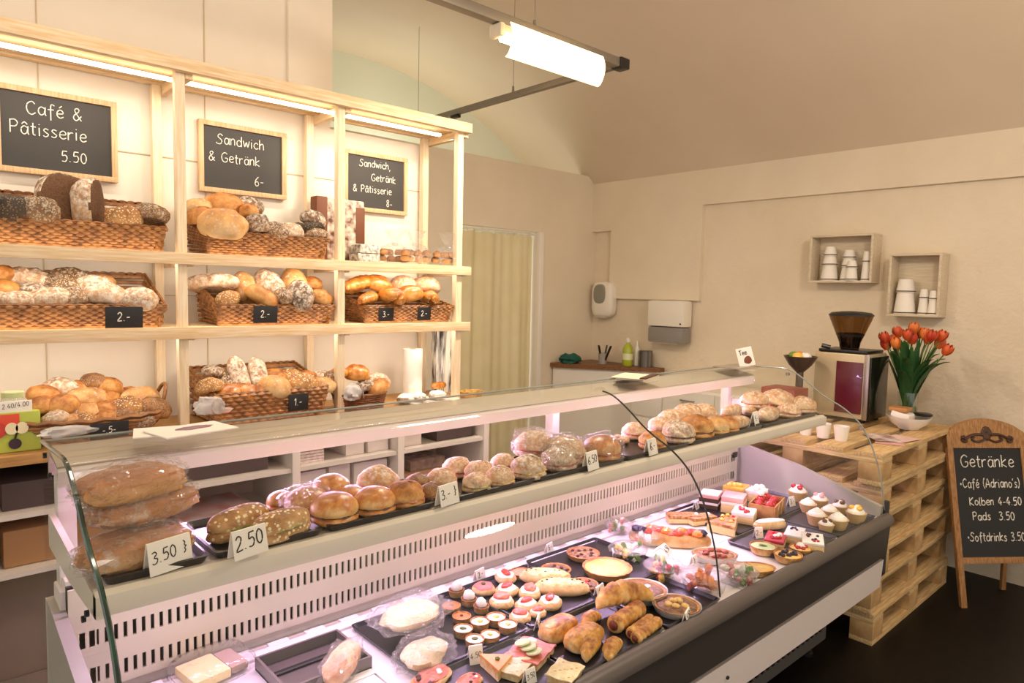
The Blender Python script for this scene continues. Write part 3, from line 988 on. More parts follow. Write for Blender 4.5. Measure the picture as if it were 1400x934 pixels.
# round handled basket beside the juice carton
t = thing('round_basket', 'shallow oval wicker basket with hoop handles piled with rolls beside the juice carton', 'basket', (.50, 2.78, ZC), group='wicker baskets on the bread rack')
mb = MB()
for r in range(6):
    a = .76 + .05 * r
    mb.tube([(.50 + a * .245 * math.cos(w), 2.775 + a * .16 * math.sin(w) + .0, ZC + .008 + .0125 * r + .002 * math.sin(12 * w + r * PI)) for w in [2 * PI * i / 64 for i in range(64)]], .0075, 6, True)
mb.build('weave', WICK, t, True, 60)
MB().tube([(.50 + .252 * math.cos(w), 2.775 + .165 * math.sin(w), ZC + .085 + .003 * math.sin(20 * w)) for w in [2 * PI * i / 80 for i in range(80)]], .0085, 6, True).build('rim', WICKD, t, True, 60)
MB().lathe([(0, 0), (.185, 0), (.185, .012), (0, .012)], 30, (.50, 2.775, ZC + .001), sy=.65).build('bottom', WICKD, t, True)
for sx in (-1, 1):
    MB().tube([(.50 + sx * (.23 + .03 * math.sin(a)), 2.80 + .055 * math.cos(a), ZC + .085 + .085 * math.sin(a)) for a in [PI * i / 14 for i in range(15)]], .007, 7).build('handle', WICKD, t, True, 60)
fill([('front row', 2.68, [(78, 574, 30, 'flour', 'round'), (97, 577, 26, 'pale', 'round'), (115, 579, 34, 'seed', 'round'), (146, 574, 30, 'gold', 'round'), (170, 573, 34, 'poppy', 'round'), (194, 575, 28, 'grain', 'round')]),
      ('second row', 2.74, [(58, 556, 34, 'gold', 'round'), (84, 556, 40, 'gold', 'round'), (101, 566, 24, 'flour', 'round'), (121, 566, 34, 'pale', 'round'), (147, 561, 32, 'gold', 'kaiser'), (173, 558, 38, 'seed', 'round'), (206, 561, 42, 'poppy', 'round')]),
      ('third row', 2.81, [(57, 542, 36, 'gold', 'round'), (118, 545, 44, 'pale', 'oval', 10), (146, 547, 32, 'gold', 'oval', 10), (190, 545, 46, 'pale', 'oval', 25)]),
      ('top row', 2.87, [(83, 535, 44, 'flour', 'round'), (104, 533, 30, 'gold', 'round'), (127, 522, 28, 'poppy', 'round'), (145, 530, 34, 'gold', 'kaiser'), (168, 538, 36, 'gold', 'finger', 20)])],
     'hoop-handled basket beside the juice carton', 'small rolls in the hoop-handled basket')

# small dark basket beside the paper roll
t = thing('small_basket', 'small dark wicker basket of rolls and clear bags before the paper roll', 'basket', (1.58, 2.75, ZC), group='wicker baskets on the bread rack')
mb = MB()
for r in range(7):
    a = .9 + .018 * r
    mb.tube([(1.565 + a * .12 * math.cos(w), 2.75 + a * .10 * math.sin(w), ZC + .006 + .0095 * r + .0015 * math.sin(14 * w + r * PI)) for w in [2 * PI * i / 56 for i in range(56)]], .0058, 6, True)
mb.build('weave', mat('dark wicker', '#7d4a24', .5, var='#55301a', scale=30), t, True, 60)
MB().tube([(1.565 + .125 * math.cos(w), 2.75 + .104 * math.sin(w), ZC + .074) for w in [2 * PI * i / 50 for i in range(50)]], .006, 6, True).build('rim', WICKD, t, True, 60)
MB().lathe([(0, 0), (.105, 0), (.105, .03), (0, .03)], 30, (1.565, 2.75, ZC + .001), sy=.83).build('bottom', WICKD, t, True)
fill([('front row', 2.715, [(500, 530, 26, 'rye', 'oval'), (520, 530, 34, 'gold', 'oval', 30)]),
      ('top row', 2.77, [(487, 511, 30, 'braid', 'round'), (514, 523, 36, 'flour', 'oval', 20), (503, 521, 24, 'black', 'oval'), (455, 517, 24, 'grain', 'round'), (464, 511, 22, 'braid', 'round')])],
     'small dark basket before the paper roll', 'rolls in the small dark basket')

# price tags: black for the baskets, white for the pastries
CHALK = mat('chalk white', '#efe9dc', .9)
TAGB = mat('black price card', '#1c1a19', .5)
TAGW = mat('white price card', '#efe8dc', .6)
INK = mat('pen ink', '#2a2624', .7)


def card(px, py, w, h, text, label, X=None, Y=None, Z=None, yaw=0, lean=12, black=False, th=None, pt=None, group=None):
    """small folded card; (px, py) is the photograph's middle of it"""
    p = pt or at(px, py, X=X, Y=Y, Z=Z)
    t = thing('price_card', label, 'price card', (p.x, p.y, p.z), group=group, rot=(R(-lean), 0, R(yaw)))
    MB().box((-w / 2, -.0012, -h / 2), (w / 2, .0012, h / 2), r=.0005).build('front_leaf', TAGB if black else TAGW, t)
    if not black:
        MB().box((-w / 2, .0, -h / 2), (w / 2, .0024, h / 2), rot=Matrix.Rotation(R(2 * lean), 4, 'X').to_3x3(), piv=(0, 0, h / 2)).build('rear_leaf', TAGW, t)
    hh = th or h * (.40 if black else .5)
    mb = MB()
    wd_ = sum(GL[c][0] + 1.15 for c in text) * hh / 8
    if wd_ > w * .86:
        hh *= w * .86 / wd_
        wd_ = w * .86
    writing(text, (-wd_ / 2, -.0016, -hh * .42), (1, 0, .02 if black else .1), (0, 0, 1), hh, hh * (.065 if black else .05), mb)
    mb.build('lettering', CHALK if black else INK, t)
    return t


TG = 'black chalk price cards on the baskets'
card(170, 434, .118, .075, '2.-', 'black price card on the long middle shelf basket of floury rolls', Y=2.696, black=True, lean=-6)
card(363, 430, .098, .068, '2.-', 'black price card on the middle shelf basket between the rack posts', Y=2.696, black=True, lean=-6)
card(528, 430, .078, .062, '3.-', 'black price card below the big golden braid', Y=2.696, black=True, lean=-6)
card(580, 429, .076, .062, '2.-', 'black price card at the curtain end of the middle shelf baskets', Y=2.696, black=True, lean=-6)
card(408, 550, .086, .070, '1.-', 'black price card on the counter basket below the middle rack bay', Y=2.640, black=True, lean=-6)
card(150, 588, .118, .055, '-.5-', 'black price card before the hoop-handled basket', Y=2.60, black=True, lean=-6, yaw=6)

# ---------------------------------------------------------------- chalkboards on the rack wall
FRAME = wood_mat('light wooden frame', '#dfbd94', '#cda273', .5, 2)
SLATE = mat('chalkboard slate', '#33302d', .6, var='#3b3733', scale=4)


def chalkboard(x0, x1, z0, z1, label, lines):
    y = 3.046
    t = thing('chalkboard', label, 'chalkboard', ((x0 + x1) / 2, y, z0), group='framed chalkboards above the bread')
    f = .018
    MB().box((x0 + f, y - .014, z0 + f), (x1 - f, y - .004, z1 - f)).build('slate', SLATE, t, True)
    mb = MB().box((x0, y - .024, z0), (x1, y, z0 + f + .002), r=.002).box((x0, y - .024, z1 - f - .002), (x1, y, z1), r=.002)
    mb.box((x0, y - .0235, z0 + .01), (x0 + f + .002, y, z1 - .01), r=.002).box((x1 - f - .002, y - .0235, z0 + .01), (x1, y, z1 - .01), r=.002)
    mb.build('frame', FRAME, t, True)
    for tx, ux, uz, h in lines:
        writing(tx, (x0 + ux * (x1 - x0), y - .0155, z0 + uz * (z1 - z0)), (1, 0, .0), (0, 0, 1), h, .0019, None, .4).build('chalk_lettering', CHALK, t, True)


chalkboard(.285, .668, 1.935, 2.24, 'chalkboard reading Café and Pâtisserie, 5.50, above the dark loaves', [('Café &', .25, .70, .046), ('Pâtisserie', .12, .46, .046), ('5.50', .52, .19, .038)])
chalkboard(.968, 1.346, 1.94, 2.235, 'chalkboard reading Sandwich and Getränk, 6, above the round breads', [('Sandwich', .20, .70, .042), ('& Getränk', .11, .45, .040), ('6-', .62, .16, .040)])
chalkboard(1.635, 1.995, 1.925, 2.215, 'chalkboard reading Sandwich, Getränk and Pâtisserie, 8, nearest the curtain', [('Sandwich,', .24, .76, .034), ('Getränk', .42, .54, .034), ('& Pâtisserie', .14, .33, .034), ('8-', .66, .12, .034)])

# ---------------------------------------------------------------- other goods on the rack and its counter
FILM = film_mat('clear crinkled bag', base=1.1, crinkle=1.0, scale=45, milky=.045, rough=.09)
WRAP = film_mat('cling film', base=1.2, crinkle=1.0, scale=7, milky=.02, rough=.10)
t = thing('gift_package', 'tall brown and white printed paper package behind the dark bread ring', 'package', (1.56, 2.93, ZT))
p0, p1 = at(431, 269, Y=2.92), at(495, 314, Y=2.92)
MB().box((p0.x, 2.90, ZT), (p1.x, 2.96, p0.z), r=.006).build('paper_wrap', mat('printed paper', '#e6d4c0', .6, var='#5f2f14', scale=30), t, True)
MB().box((p0.x - .004, 2.898, ZT + .002), (p0.x + .05, 2.962, p0.z + .004), r=.005).build('brown_band', mat('brown paper band', '#6f3d1e', .6), t, True)
MB().box((p1.x - .045, 2.897, ZT + .09), (p1.x + .003, 2.963, p0.z - .03), r=.005).build('brown_band', mat('brown paper band', '#6f3d1e', .6), t, True)
GREYPR = mat('grey printed paper', '#e8e4dc', .6, var='#77736d', scale=55)
for i in range(2):
    t = tag(MB().box((1.585 + .01 * i, 2.80, ZT + .001 + i * .042), (1.70, 2.89, ZT + .041 + i * .042), r=.006).build('printed_packet', GREYPR), ('lower', 'upper')[i] + ' grey and white printed packet behind the front rack post', 'package')

COOK = bread_mat('cookie', '#b5824a', '#85552a', '#452812')
for i, (px, py, w, n, lab) in enumerate(((540, 342, 44, 7, 'clear bag of brown cookies farthest from the curtain on the top shelf'), (568, 350, 46, 8, 'clear bag of dark cookies in the middle of the three on the top shelf'), (613, 350, 44, 7, 'clear bag of cookies with twisted top at the curtain end of the top shelf'))):
    c = at(px, py, Y=2.755 + .07 * (i == 0))
    s_ = w * dep(c) / FPX
    t = thing('cookie_bag', lab, 'bag of cookies', (c.x, c.y, ZT), group='cookie bags on the top shelf')
    rn = random.Random(i)
    MB().blob((0, 0, .045), (s_ * .52, .045, .055), 20, i, .15, 2.5, foot=-.8).lathe([(.012, .085), (.014, .10), (.04, .15), (.045, .16)], 14, (.0, 0, 0), wob=lambda w, z: .25 * math.sin(5 * w)).build('clear_bag', FILM, t, sharp=60)
    for k in range(n):
        x = (-.5 + (k % 4) / 3.2) * s_ * .85
        MB().blob((x, rn.uniform(-.02, .015), .020 + .030 * (k // 4) + rn.uniform(0, .006)), (.023, .021, .018), 14, k + i * 9, .25, 3).build('cookie', COOK, t)

# paper roll, printed bundle, sugared cakes
PAPER = mat('white paper', '#f3ece2', .8)
t = thing('paper_roll', 'tall white roll of paper standing at the curtain end of the counter', 'paper roll', (1.92, 2.85, ZC))
MB().lathe([(.018, .001), (.048, .001), (.048, .25), (.018, .25), (.018, .001)], 32).build('roll', PAPER, t)
MB().lathe([(.014, 0), (.018, 0), (.018, .25), (.014, .25), (.014, 0)], 20).build('core', KRAFT, t)
STRIPE = mat('black and white printed sheets', '#f0ece4', .7, var='#3a3836', scale=7, stretch=(9, 9, 1.2))
t = thing('paper_bundle', 'leaning bundle of black and white printed paper beside the paper roll', 'paper bundle', (2.16, 2.93, ZC), rot=(R(-4), R(6), 0))
for i in range(4):
    MB().box((-.05 + i * .026, -.02 + .006 * i, 0), (-.022 + i * .028, .02, .40 - .012 * i), r=.006, rot=Matrix.Rotation(R(3 * i - 5), 3, 'Y'), piv=(0, 0, 0)).build('printed_sheet', STRIPE if i != 2 else mat('cream sheet', '#e9e2d2', .7), t)
CAKE = bread_mat('dark cake', '#5b3b26', '#452a1a', '#2c1a10', flour=1)
SUG = mat('icing sugar', '#f6f1ea', .9, var='#e8e0d6', scale=30, bump=.5)
for i, (px, py, w) in enumerate(((555, 544, 30), (573, 540, 30), (598, 536, 34))):
    c = at(px, py, Y=2.72)
    t = thing('sugared_cake', ('first', 'second', 'third')[i] + ' dark cake under icing sugar counted from the small dark basket', 'cake', (c.x, c.y, ZC + .008), rz=i)
    MB().blob((0, 0, .016), (.045, .035, .022), 18, i, .2, 3).build('crumb', CAKE, t)
    MB().blob((0, 0, .026), (.043, .033, .018), 18, i + 3, .25, 3, foot=-.2).build('sugar_topping', SUG, t)
t = thing('cake_platter', 'white platter under the sugared cakes', 'platter', (1.95, 2.74, ZC))
MB().lathe([(0, .001), (.14, .001), (.17, .006), (.165, .008), (.13, .005), (0, .005)], 32, sy=.6).build('plate', mat('white china', '#f1ece4', .25, coat=.3), t)
t = thing('straw_tray', 'small woven straw tray beyond the sugared cakes', 'tray', (2.2, 2.735, ZC))
MB().lathe([(0, 0), (.06, 0), (.07, .03), (.066, .03), (.056, .005), (0, .005)], 28, sy=.8).build('weave', mat('straw', '#d8b268', .7, var='#a47c38', scale=60), t)
bread('braid', 'finger', at(600, 526, Y=2.80) - Vector((0, 0, .02)), .10, (0, 0, .2), 'slim golden roll lying behind the sugared cakes')

# clear bags on the counter
for i, (px, py, rx, rz_, lab) in enumerate(((287, 556, .055, 20, 'clear crumpled bag at the foot of the first rack post'), (482, 538, .05, 60, 'clear bag with a printed round end leaning on the small dark basket'), (92, 590, .075, 0, 'flat white plastic bag before the hoop-handled basket'))):
    c = at(px, py, Y=2.60 + .04 * (i == 1))
    t = thing('plastic_bag', lab, 'plastic bag', (c.x, c.y, max(c.z - .03, ZC)), rz=R(rz_))
    MB().blob((0, 0, .03), (rx, .04, .036 if i < 2 else .018), 22, i + 4, .45, 2.4, foot=-.75).build('film', film_mat('milky bag', base=1, crinkle=.9, scale=30, milky=.33), t, sharp=70)
    if i < 2:
        MB().lathe([(0, 0), (.026, 0), (.028, .003), (0, .004)], 20).xf(Matrix.Translation((.0, -.042, .034)) @ Matrix.Rotation(R(80), 4, 'X')).build('bag_end', mat('grey bag end', '#b5aaa2', .7, var='#8d847e', scale=50), t)
        MB().blob((.03, -.02, .012), (.05, .018, .012), 12, 7, .3, 3).build('orange_print', film_mat('orange print', (1, .55, .35, 1), 1, .5, 20, milky=.3), t)

# juice carton and jar
t = thing('juice_carton', 'green apple juice carton lying on the counter end', 'carton', (.24, 2.72, ZC))
yf = 2.665
MB().box((.13, yf, ZC), (.348, 2.79, ZC + .128), r=.004).build('box', mat('apple green card', '#a9b63e', .5, var='#b9c552', scale=4), t, True)
MB().box((.135, yf - .002, ZC + .075), (.292, yf, ZC + .124), r=.0015).build('red_panel', mat('orange red print', '#d8492a', .5), t, True)
MB().lathe([(0, 0), (.030, 0), (.030, .003), (0, .003)], 24, wob=lambda w, z: .08 * math.cos(2 * w)).xf(Matrix.Translation((.225, yf - .003, ZC + .075)) @ Matrix.Rotation(PI / 2, 4, 'X')).build('red_apple', mat('red apple print', '#c23a2e', .5), t, True)
for dx in (0, .027):
    MB().lathe([(0, 0), (.019, 0), (.019, .003), (0, .003)], 24, sx=.9).xf(Matrix.Translation((.270 + dx, yf - .005, ZC + .078)) @ Matrix.Rotation(PI / 2, 4, 'X')).build('apple_half', mat('cream apple print', '#efe0b8', .5), t, True)
MB().lathe([(0, 0), (.017, 0), (.017, .003), (0, .003)], 24).xf(Matrix.Translation((.278, yf - .003, ZC + .028)) @ Matrix.Rotation(PI / 2, 4, 'X')).build('dark_apple', mat('dark fruit print', '#35202a', .5), t, True)
MB().tube([(.278, yf - .004, ZC + .043), (.284, yf - .004, ZC + .062)], .003, 5).build('printed_stem', BLACK, t, True)
t = thing('small_jar', 'small jar with a pale green lid standing on the juice carton', 'jar', (.283, 2.735, ZC + .129))
MB().lathe([(0, 0), (.028, 0), (.030, .004), (.030, .040), (.026, .046)], 24).build('glass', film_mat('jar glass', (.93, .95, .9, 1), 1.2, milky=.25), t)
MB().lathe([(.0315, .040), (.0315, .056), (.029, .058), (0, .058)], 24).build('lid', mat('pale green lid', '#b9c08c', .4), t)
card(22, 556, .085, .036, '2.40/4.00', 'white price label before the small jar on the juice carton', Y=2.675, lean=5, th=.02)

# things lying on the display case
ZG = 1.2205


def leaflet(px, py, w, h, yaw, lab, z=ZG + .003, pic=None, m=None):
    p = at(px, py, Z=z)
    p.x = min(p.x, 2.88)
    t = thing('leaflet', lab, 'leaflet', (p.x, p.y, z), rz=R(yaw))
    MB().box((-w / 2, -h / 2, 0), (w / 2, h / 2, .0025)).build('sheet', m or PAPER, t)
    if pic:
        MB().blob((.01, .01, .0025), (w * .26, h * .17, .0012), 20, 3, .4, 3, foot=-.1).build('printed_picture', mat(pic[0], pic[1], .7, var=pic[2], scale=40), t)
    return t


leaflet(235, 590, .15, .105, -14, 'lower white leaflet under the printed one on the case top')
leaflet(262, 588, .16, .11, 10, 'white leaflet with a mauve picture lying on the case top', ZG + .007, ('mauve print', '#a3808e', '#8b6276'))
MAG = leaflet(868, 515, .17, .14, 20, 'open brochure with dark brown edge on the middle of the case top', ZG + .004, None, mat('cream brochure', '#e4d0ae', .6))
MB().box((-.086, -.071, .0026), (.086, -.045, .008), r=.002).build('dark_spine', mat('dark brown binding', '#4a3020', .6), MAG)
leaflet(858, 517, .15, .1, 45, 'grey leaflet beneath the open brochure on the case top', ZG + .001, None, mat('grey sheet', '#6d6a66', .6))
p = at(1052, 496, Y=1.60)
p.z = 1.2205
p.x = min(p.x, 2.93)
leaflet(1045, 497, .2, .12, 0, 'dark glossy sheet under the tea card at the far case end', ZG + .001, None, mat('glossy grey sheet', '#8d857a', .3))
t = thing('tent_card', 'small white card with a brown bean picture at the far end of the case top', 'card', (p.x, p.y, 1.224), rot=(R(-14), R(-10), R(-25)))
MB().box((-.042, -.0012, 0), (.042, .0012, .088)).build('leaf', PAPER, t)
MB().blob((.008, -.0015, .028), (.022, .002, .018), 16, 2, .2, 3, foot=-1).build('printed_bean', mat('brown bean print', '#7a3f26', .6), t)
writing('Tee', (-.03, -.002, .055), (1, 0, 0), (0, 0, 1), .022, .0016).build('lettering', INK, t)

# ---------------------------------------------------------------- goods inside the display case
TRAYM = mat('black serving tray', '#1d1c1f', .3, spec=.5)
TRAYG = mat('dark grey serving tray', '#3a3a3c', .35)


def tray(x0, x1, y0, y1, z, label, m=None, rim=.012):
    t = thing('serving_tray', label, 'tray', ((x0 + x1) / 2, (y0 + y1) / 2, z), group='black trays in the display case')
    w, d = (x1 - x0) / 2, (y1 - y0) / 2

    def ring(a, h):
        o = []
        r = .012
        for sx, sy, st in ((1, -1, -90), (1, 1, 0), (-1, 1, 90), (-1, -1, 180)):
            for k in range(4):
                g = R(st + 30 * k)
                o.append((sx * (w - a - r) + r * math.cos(g), sy * (d - a - r) + r * math.sin(g), h))
        return o
    rings = [ring(.006, 0), ring(.0, rim), ring(.005, rim + .001), ring(.011, .0035)]
    n = len(rings[0])
    vs = [p for q in rings for p in q]
    fs = [tuple(range(n))[::-1]] + [(i * n + j, i * n + (j + 1) % n, (i + 1) * n + (j + 1) % n, (i + 1) * n + j) for i in range(3) for j in range(n)] + [tuple(range(3 * n, 4 * n))]
    MB().add(vs, fs).build('tray', m or TRAYM, t, sharp=40)
    return t


SZ = 1.0445   # top of the middle shelf
ST = SZ + .004
for i, (a, b, lab) in enumerate(((.245, .415, 'black tray under the bagged breads'), (.425, .64, 'black tray under the seeded sandwiches'), (.652, .92, 'black tray under the shiny buns'), (.93, 1.245, 'black tray under the small filled rolls'), (1.255, 1.62, 'black tray under the film-wrapped buns'), (1.63, 1.96, 'black tray under the powdered rolls at the glass joint'), (1.97, 2.45, 'black tray under the pile of filled rolls'), (2.46, 2.92, 'black tray under the filled rolls at the far case end'))):
    tray(a, b, 1.262, 1.475, SZ, lab, rim=.014)

HAM = mat('pink ham', '#d98f86', .5, var='#b9625c', scale=14)
CHEESE = mat('yellow cheese', '#efc85e', .45)
LEAF = mat('lettuce', '#7fa03e', .5, var='#4f7a26', scale=12, sss=.0)
TOM = mat('tomato', '#c8402a', .3, coat=.3)
CREAM = mat('whipped cream', '#f5efe4', .6, bump=.2, bscale=40)
FILLD = mat('dark filling', '#4a2a1c', .6)
EGG = mat('egg white', '#f3ead6', .5)


def bun_me(kind, part, k):
    mb = MB()
    if part == 'bottom':
        mb.blob((0, 0, .10), (.5, .49, .17), 22, k, .05, 2, foot=-.6)
    elif part == 'top':
        mb.blob((0, 0, .27), (.49, .48, .33), 30, k + 5, .11 if kind != 'bun' else .05, 2, foot=-.22, fn=(lambda d: 1 - .17 * max(0, math.cos(2.5 * (math.atan2(d.y, d.x) + .9 * d.z) + k)) ** 8 * (1 if d.z > -.1 else 0)) if kind != 'bun' else None)
    else:
        mb.lathe([(0, .165), (.40, .165), (.47, .18), (.45, .215), (0, .215)], 26, wob=lambda w, z: .07 * math.sin(7 * w + k) + .05 * math.sin(11 * w))
    return mb.mesh(part, BM[kind] if part != 'fill' else HAM, 60)


def bun(px, py, w, kind, label, z=ST, Y=None, filling=HAM, wrap=False, yaw=None, tilt=0, group='filled rolls on the case shelf', dz=0):
    c = at(px, py + w * .24, Z=z)
    if c.y > 1.44:
        c = at(px, py + w * .24, Y=1.44)
    w *= 1.1
    s_ = w * dep(c) / FPX
    if c.y < 1.268 + .45 * s_:
        f = (1.268 + .45 * s_) / c.y
        c = Vector((c.x * f, c.y * f, c.z))
    c.z = max(z, c.z) + (dz * s_ if c.y < 1.4 else 0)
    k = int(px) % 3
    t = thing('filled_roll', label, 'sandwich', c, group=group, rot=(R(tilt), 0, R(yaw if yaw is not None else px % 50)), scale=s_)
    for part, nm in (('bottom', 'bottom_half'), ('top', 'top_half')):
        link(nm, cached(('bun', kind, part, k), lambda: bun_me(kind, part, k)), t)
    o = link('filling', cached(('bun', filling.name, 'fill', k), lambda: bun_me(kind, 'fill', k)), t)
    if o.data.materials[0] is not filling:
        o.data.materials[0] = filling
    if wrap:
        link('cling_film', cached(('wrap', k), lambda: MB().blob((0, 0, .28), (.58, .56, .40), 44, k + 9, .2, 2.2, foot=-.68, amp2=.13, freq2=5).mesh('wrap', WRAP, 28)), t)
    return t


BAGB = bread_mat('brown baguette crust', '#d9a05c', '#b8753a', '#5f3214', flour=.3, rough=.55)
# bagged long breads at the near end: three stacked bags
for i, (px, py, w, z, y, rz_, lab) in enumerate(((178, 765, 150, ST, 1.335, 12, 'lowest clear bag of long brown breads behind the first price card'), (190, 735, 125, ST + .058, 1.40, 16, 'middle clear bag of long brown breads in the stack of three'), (172, 703, 142, ST + .105, 1.385, 14, 'topmost clear bag of long brown breads in the stack of three'))):
    c = at(px, py, Y=y)
    s_ = w * dep(c) / FPX
    t = thing('bagged_bread', lab, 'bagged bread', (c.x + .01, y, z), rz=R(rz_), group='bagged breads at the near case end')
    L_ = min(s_, .172)
    for k in (0, 1):
        MB().blob((0, -.022 + .044 * k, .028), (L_ * .52, .026, .03), 36, i * 2 + k, .16, 3.4, foot=-.8, pw=2.6).build('bread', BAGB, t)
    MB().blob((0, 0, .03), (L_ * .58, .056, .038), 52, i + 20, .14, 2.6, foot=-.78, pw=2.6, amp2=.13, freq2=6).build('clear_bag', FILM, t, sharp=25)

# seeded sandwiches
SEEDY = bread_mat('rolled oat crust', '#d3a873', '#ad7c45', '#7d5227', flour=.2, seeds='#ecdcb4', seedn=13)
for i, (px, py, w, rz_, lab) in enumerate(((327, 718, 84, 18, 'long oat-seeded sandwich cut at one end behind the 2.50 card'), (384, 722, 82, 14, 'long oat-seeded sandwich lying in front beside the shiny buns'))):
    c = at(px, py + 14, Z=ST)
    s_ = w * dep(c) / FPX * 1.12
    t = thing('seeded_sandwich', lab, 'sandwich', (c.x, c.y, ST), rz=R(rz_), scale=s_)
    MB().blob((0, 0, .10), (.5, .21, .13), 24, i, .06, 2, foot=-.7, pw=2.7).build('bottom_half', SEEDY, t)
    MB().lathe([(0, .165), (.46, .165), (.5, .18), (.48, .20), (0, .20)], 30, sy=.44, wob=lambda w_, z: .04 * math.sin(9 * w_)).build('filling', mat('sandwich filling', '#6d3f2c', .6, var='#8aa046', scale=9), t)
    MB().blob((0, 0, .22), (.49, .21, .20), 26, i + 3, .06, 2, foot=-.25, pw=2.7, fn=slash_fn(4, .08)).build('top_half', SEEDY, t)

# shiny buns
for px, py, w, lab in ((457, 712, 64, 'shiny bun sandwich in front beside the seeded sandwiches'), (511, 702, 58, 'shiny bun sandwich at the front corner of the bun tray'), (479, 684, 48, 'shiny bun sandwich in the middle of the bun tray'), (452, 668, 48, 'shiny orange bun at the back of the bun tray')):
    bun(px, py, w, 'bun', lab, filling=FILLD, group='shiny buns on the case shelf')
bun(420, 690, 58, 'bun', 'film-wrapped shiny bun beside the red tomato roll', wrap=True, filling=HAM)
bun(384, 686, 36, 'bun', 'small reddish roll behind the film-wrapped bun', filling=TOM)
L4 = [(516, 660, 54, 'sugar', FILLD, 0, 'dusted roll with dark filling at the back beside the shiny buns'), (553, 678, 52, 'gold', HAM, 0, 'golden filled roll between the shiny buns and the white card'),
      (570, 661, 32, 'poppy', FILLD, 0, 'small poppy roll behind the golden filled roll'), (604, 656, 40, 'sugar', HAM, 0, 'dusted roll behind the torn white card'), (625, 641, 40, 'sugar', TOM, 0, 'pink dusted roll at the back of the small rolls tray'),
      (655, 646, 40, 'sugar', HAM, 0, 'dusted roll beside the pink one at the tray back'), (651, 668, 38, 'sugar', LEAF, 0, 'filled roll with lettuce beside the torn white card'), (683, 658, 40, 'sugar', CHEESE, 0, 'dusted roll with cheese at the tray corner'),
      (688, 633, 32, 'sugar', HAM, 0, 'small pink roll at the back before the big cut roll'), (722, 641, 46, 'flour', CHEESE, 0, 'floury roll standing by the empty tray corner'),
      (590, 674, 34, 'poppy', HAM, 0, 'speckled roll tucked behind the torn white card')]
for px, py, w, kd, fl, wr, lab in L4:
    bun(px, py, w, kd, lab, filling=fl, wrap=bool(wr))
for px, py, w, lab, kd in ((730, 610, 52, 'film-wrapped pink roll at the back of the wrapped buns', 'sugar'), (773, 619, 54, 'large film-wrapped roll with tomato in the middle tray', 'sugar'), (764, 630, 46, 'film-wrapped roll with a white sticker before the large one', 'flour'), (822, 627, 52, 'film-wrapped golden roll behind the small price card', 'bun')):
    bun(px, py, w, kd, lab, wrap=True, filling=TOM, group='film-wrapped rolls on the case shelf')
for px, py, w, kd, sh, lab in ((822, 601, 32, 'sugar', 'ring', 'powdered ring at the back of the joint tray'), (846, 600, 30, 'sugar', 'ring', 'second powdered ring beside the glass joint tray back')):
    c = at(px, py + 6, Z=ST)
    c.y = min(c.y, 1.45)
    bread(kd, sh, c, w * dep(c) / FPX, (0, 0, 0), lab, cat='pastry')
L7 = [(868, 591, 34, 'sugar', TOM, 0, 'flat pink roll behind the glass joint', 0), (892, 604, 36, 'gold', HAM, 0, 'golden roll right behind the white card at the joint', 0), (905, 584, 36, 'sugar', HAM, 0, 'dusted roll at the back of the pile by the joint', 0),
      (919, 576, 40, 'sugar', HAM, 0, 'raised dusted roll on top of the pile by the joint', .5), (927, 598, 44, 'flour', FILLD, 0, 'floury roll with dark filling in the pile front', 0), (951, 588, 46, 'gold', FILLD, 0, 'golden roll with a dark hole at the pile front', 0),
      (940, 568, 40, 'sugar', TOM, 0, 'pink roll at the top of the pile', .4), (962, 566, 34, 'sugar', TOM, 0, 'pink dusted roll next to the top one', .3), (977, 584, 36, 'pale', CHEESE, 0, 'pale roll with cheese in front of the pile end', 0), (992, 582, 34, 'gold', HAM, 0, 'golden roll between the cheese roll and the long ones', 0)]
for px, py, w, kd, fl, wr, lab, dz in L7:
    bun(px, py, w, kd, lab, filling=fl, dz=dz)
for i, (px, py, w, lab) in enumerate(((1000, 563, 50, 'dusted long roll at the back near the far case end'), (1008, 578, 48, 'pink dusted long roll in the second row near the far case end'), (1050, 568, 54, 'dusted long roll lying in front between the two far cards'), (1030, 560, 44, 'dusted long roll in the middle of the far tray'))):
    c = at(px, py + 7, Z=ST)
    if c.y > 1.44:
        c = at(px, py + 7, Y=1.44)
    bread('sugar', 'finger', c, w * dep(c) / FPX, (0, 0, R(8 - 10 * (i % 2))), lab, 'dusted long rolls at the far case end')
for px, py, w, kd, fl, lab, dz in ((1031, 549, 36, 'sugar', TOM, 'pink roll at the back near the far case end', .2), (1062, 551, 44, 'sugar', TOM, 'large pink roll on top at the far case end', .35), (1097, 556, 34, 'sugar', HAM, 'last dusted roll beside the farthest card', 0), (1078, 563, 30, 'sugar', HAM, 'small dusted roll squeezed behind the farthest card', 0)):
    bun(px, py, w, kd, lab, filling=fl, dz=dz)
card(233, 758, .078, .056, '3.50 }', 'white card with 3.50 before the bagged breads', Z=ST + .026, yaw=14, th=.03)
card(342, 741, .070, .052, '2.50', 'white card with 2.50 before the seeded sandwiches', Z=ST + .026, yaw=12, th=.032)
card(614, 676, .062, .048, "3.- }", 'white card among the small filled rolls', Z=ST + .024, yaw=10, th=.026)
card(810, 630, .055, .052, '6.50', 'white card before the film-wrapped rolls', Z=ST + .026, yaw=8, th=.022)
card(892, 611, .055, .05, '6.-', 'white card right behind the glass joint', Z=ST + .025, yaw=8, th=.022)
card(1034, 573, .045, .055, '5.-', 'white card before the dusted long rolls', Z=ST + .027, yaw=8, th=.02)
card(1098, 553, .05, .055, '5.-', 'white card at the far end of the case shelf', Z=ST + .027, yaw=8, th=.02)

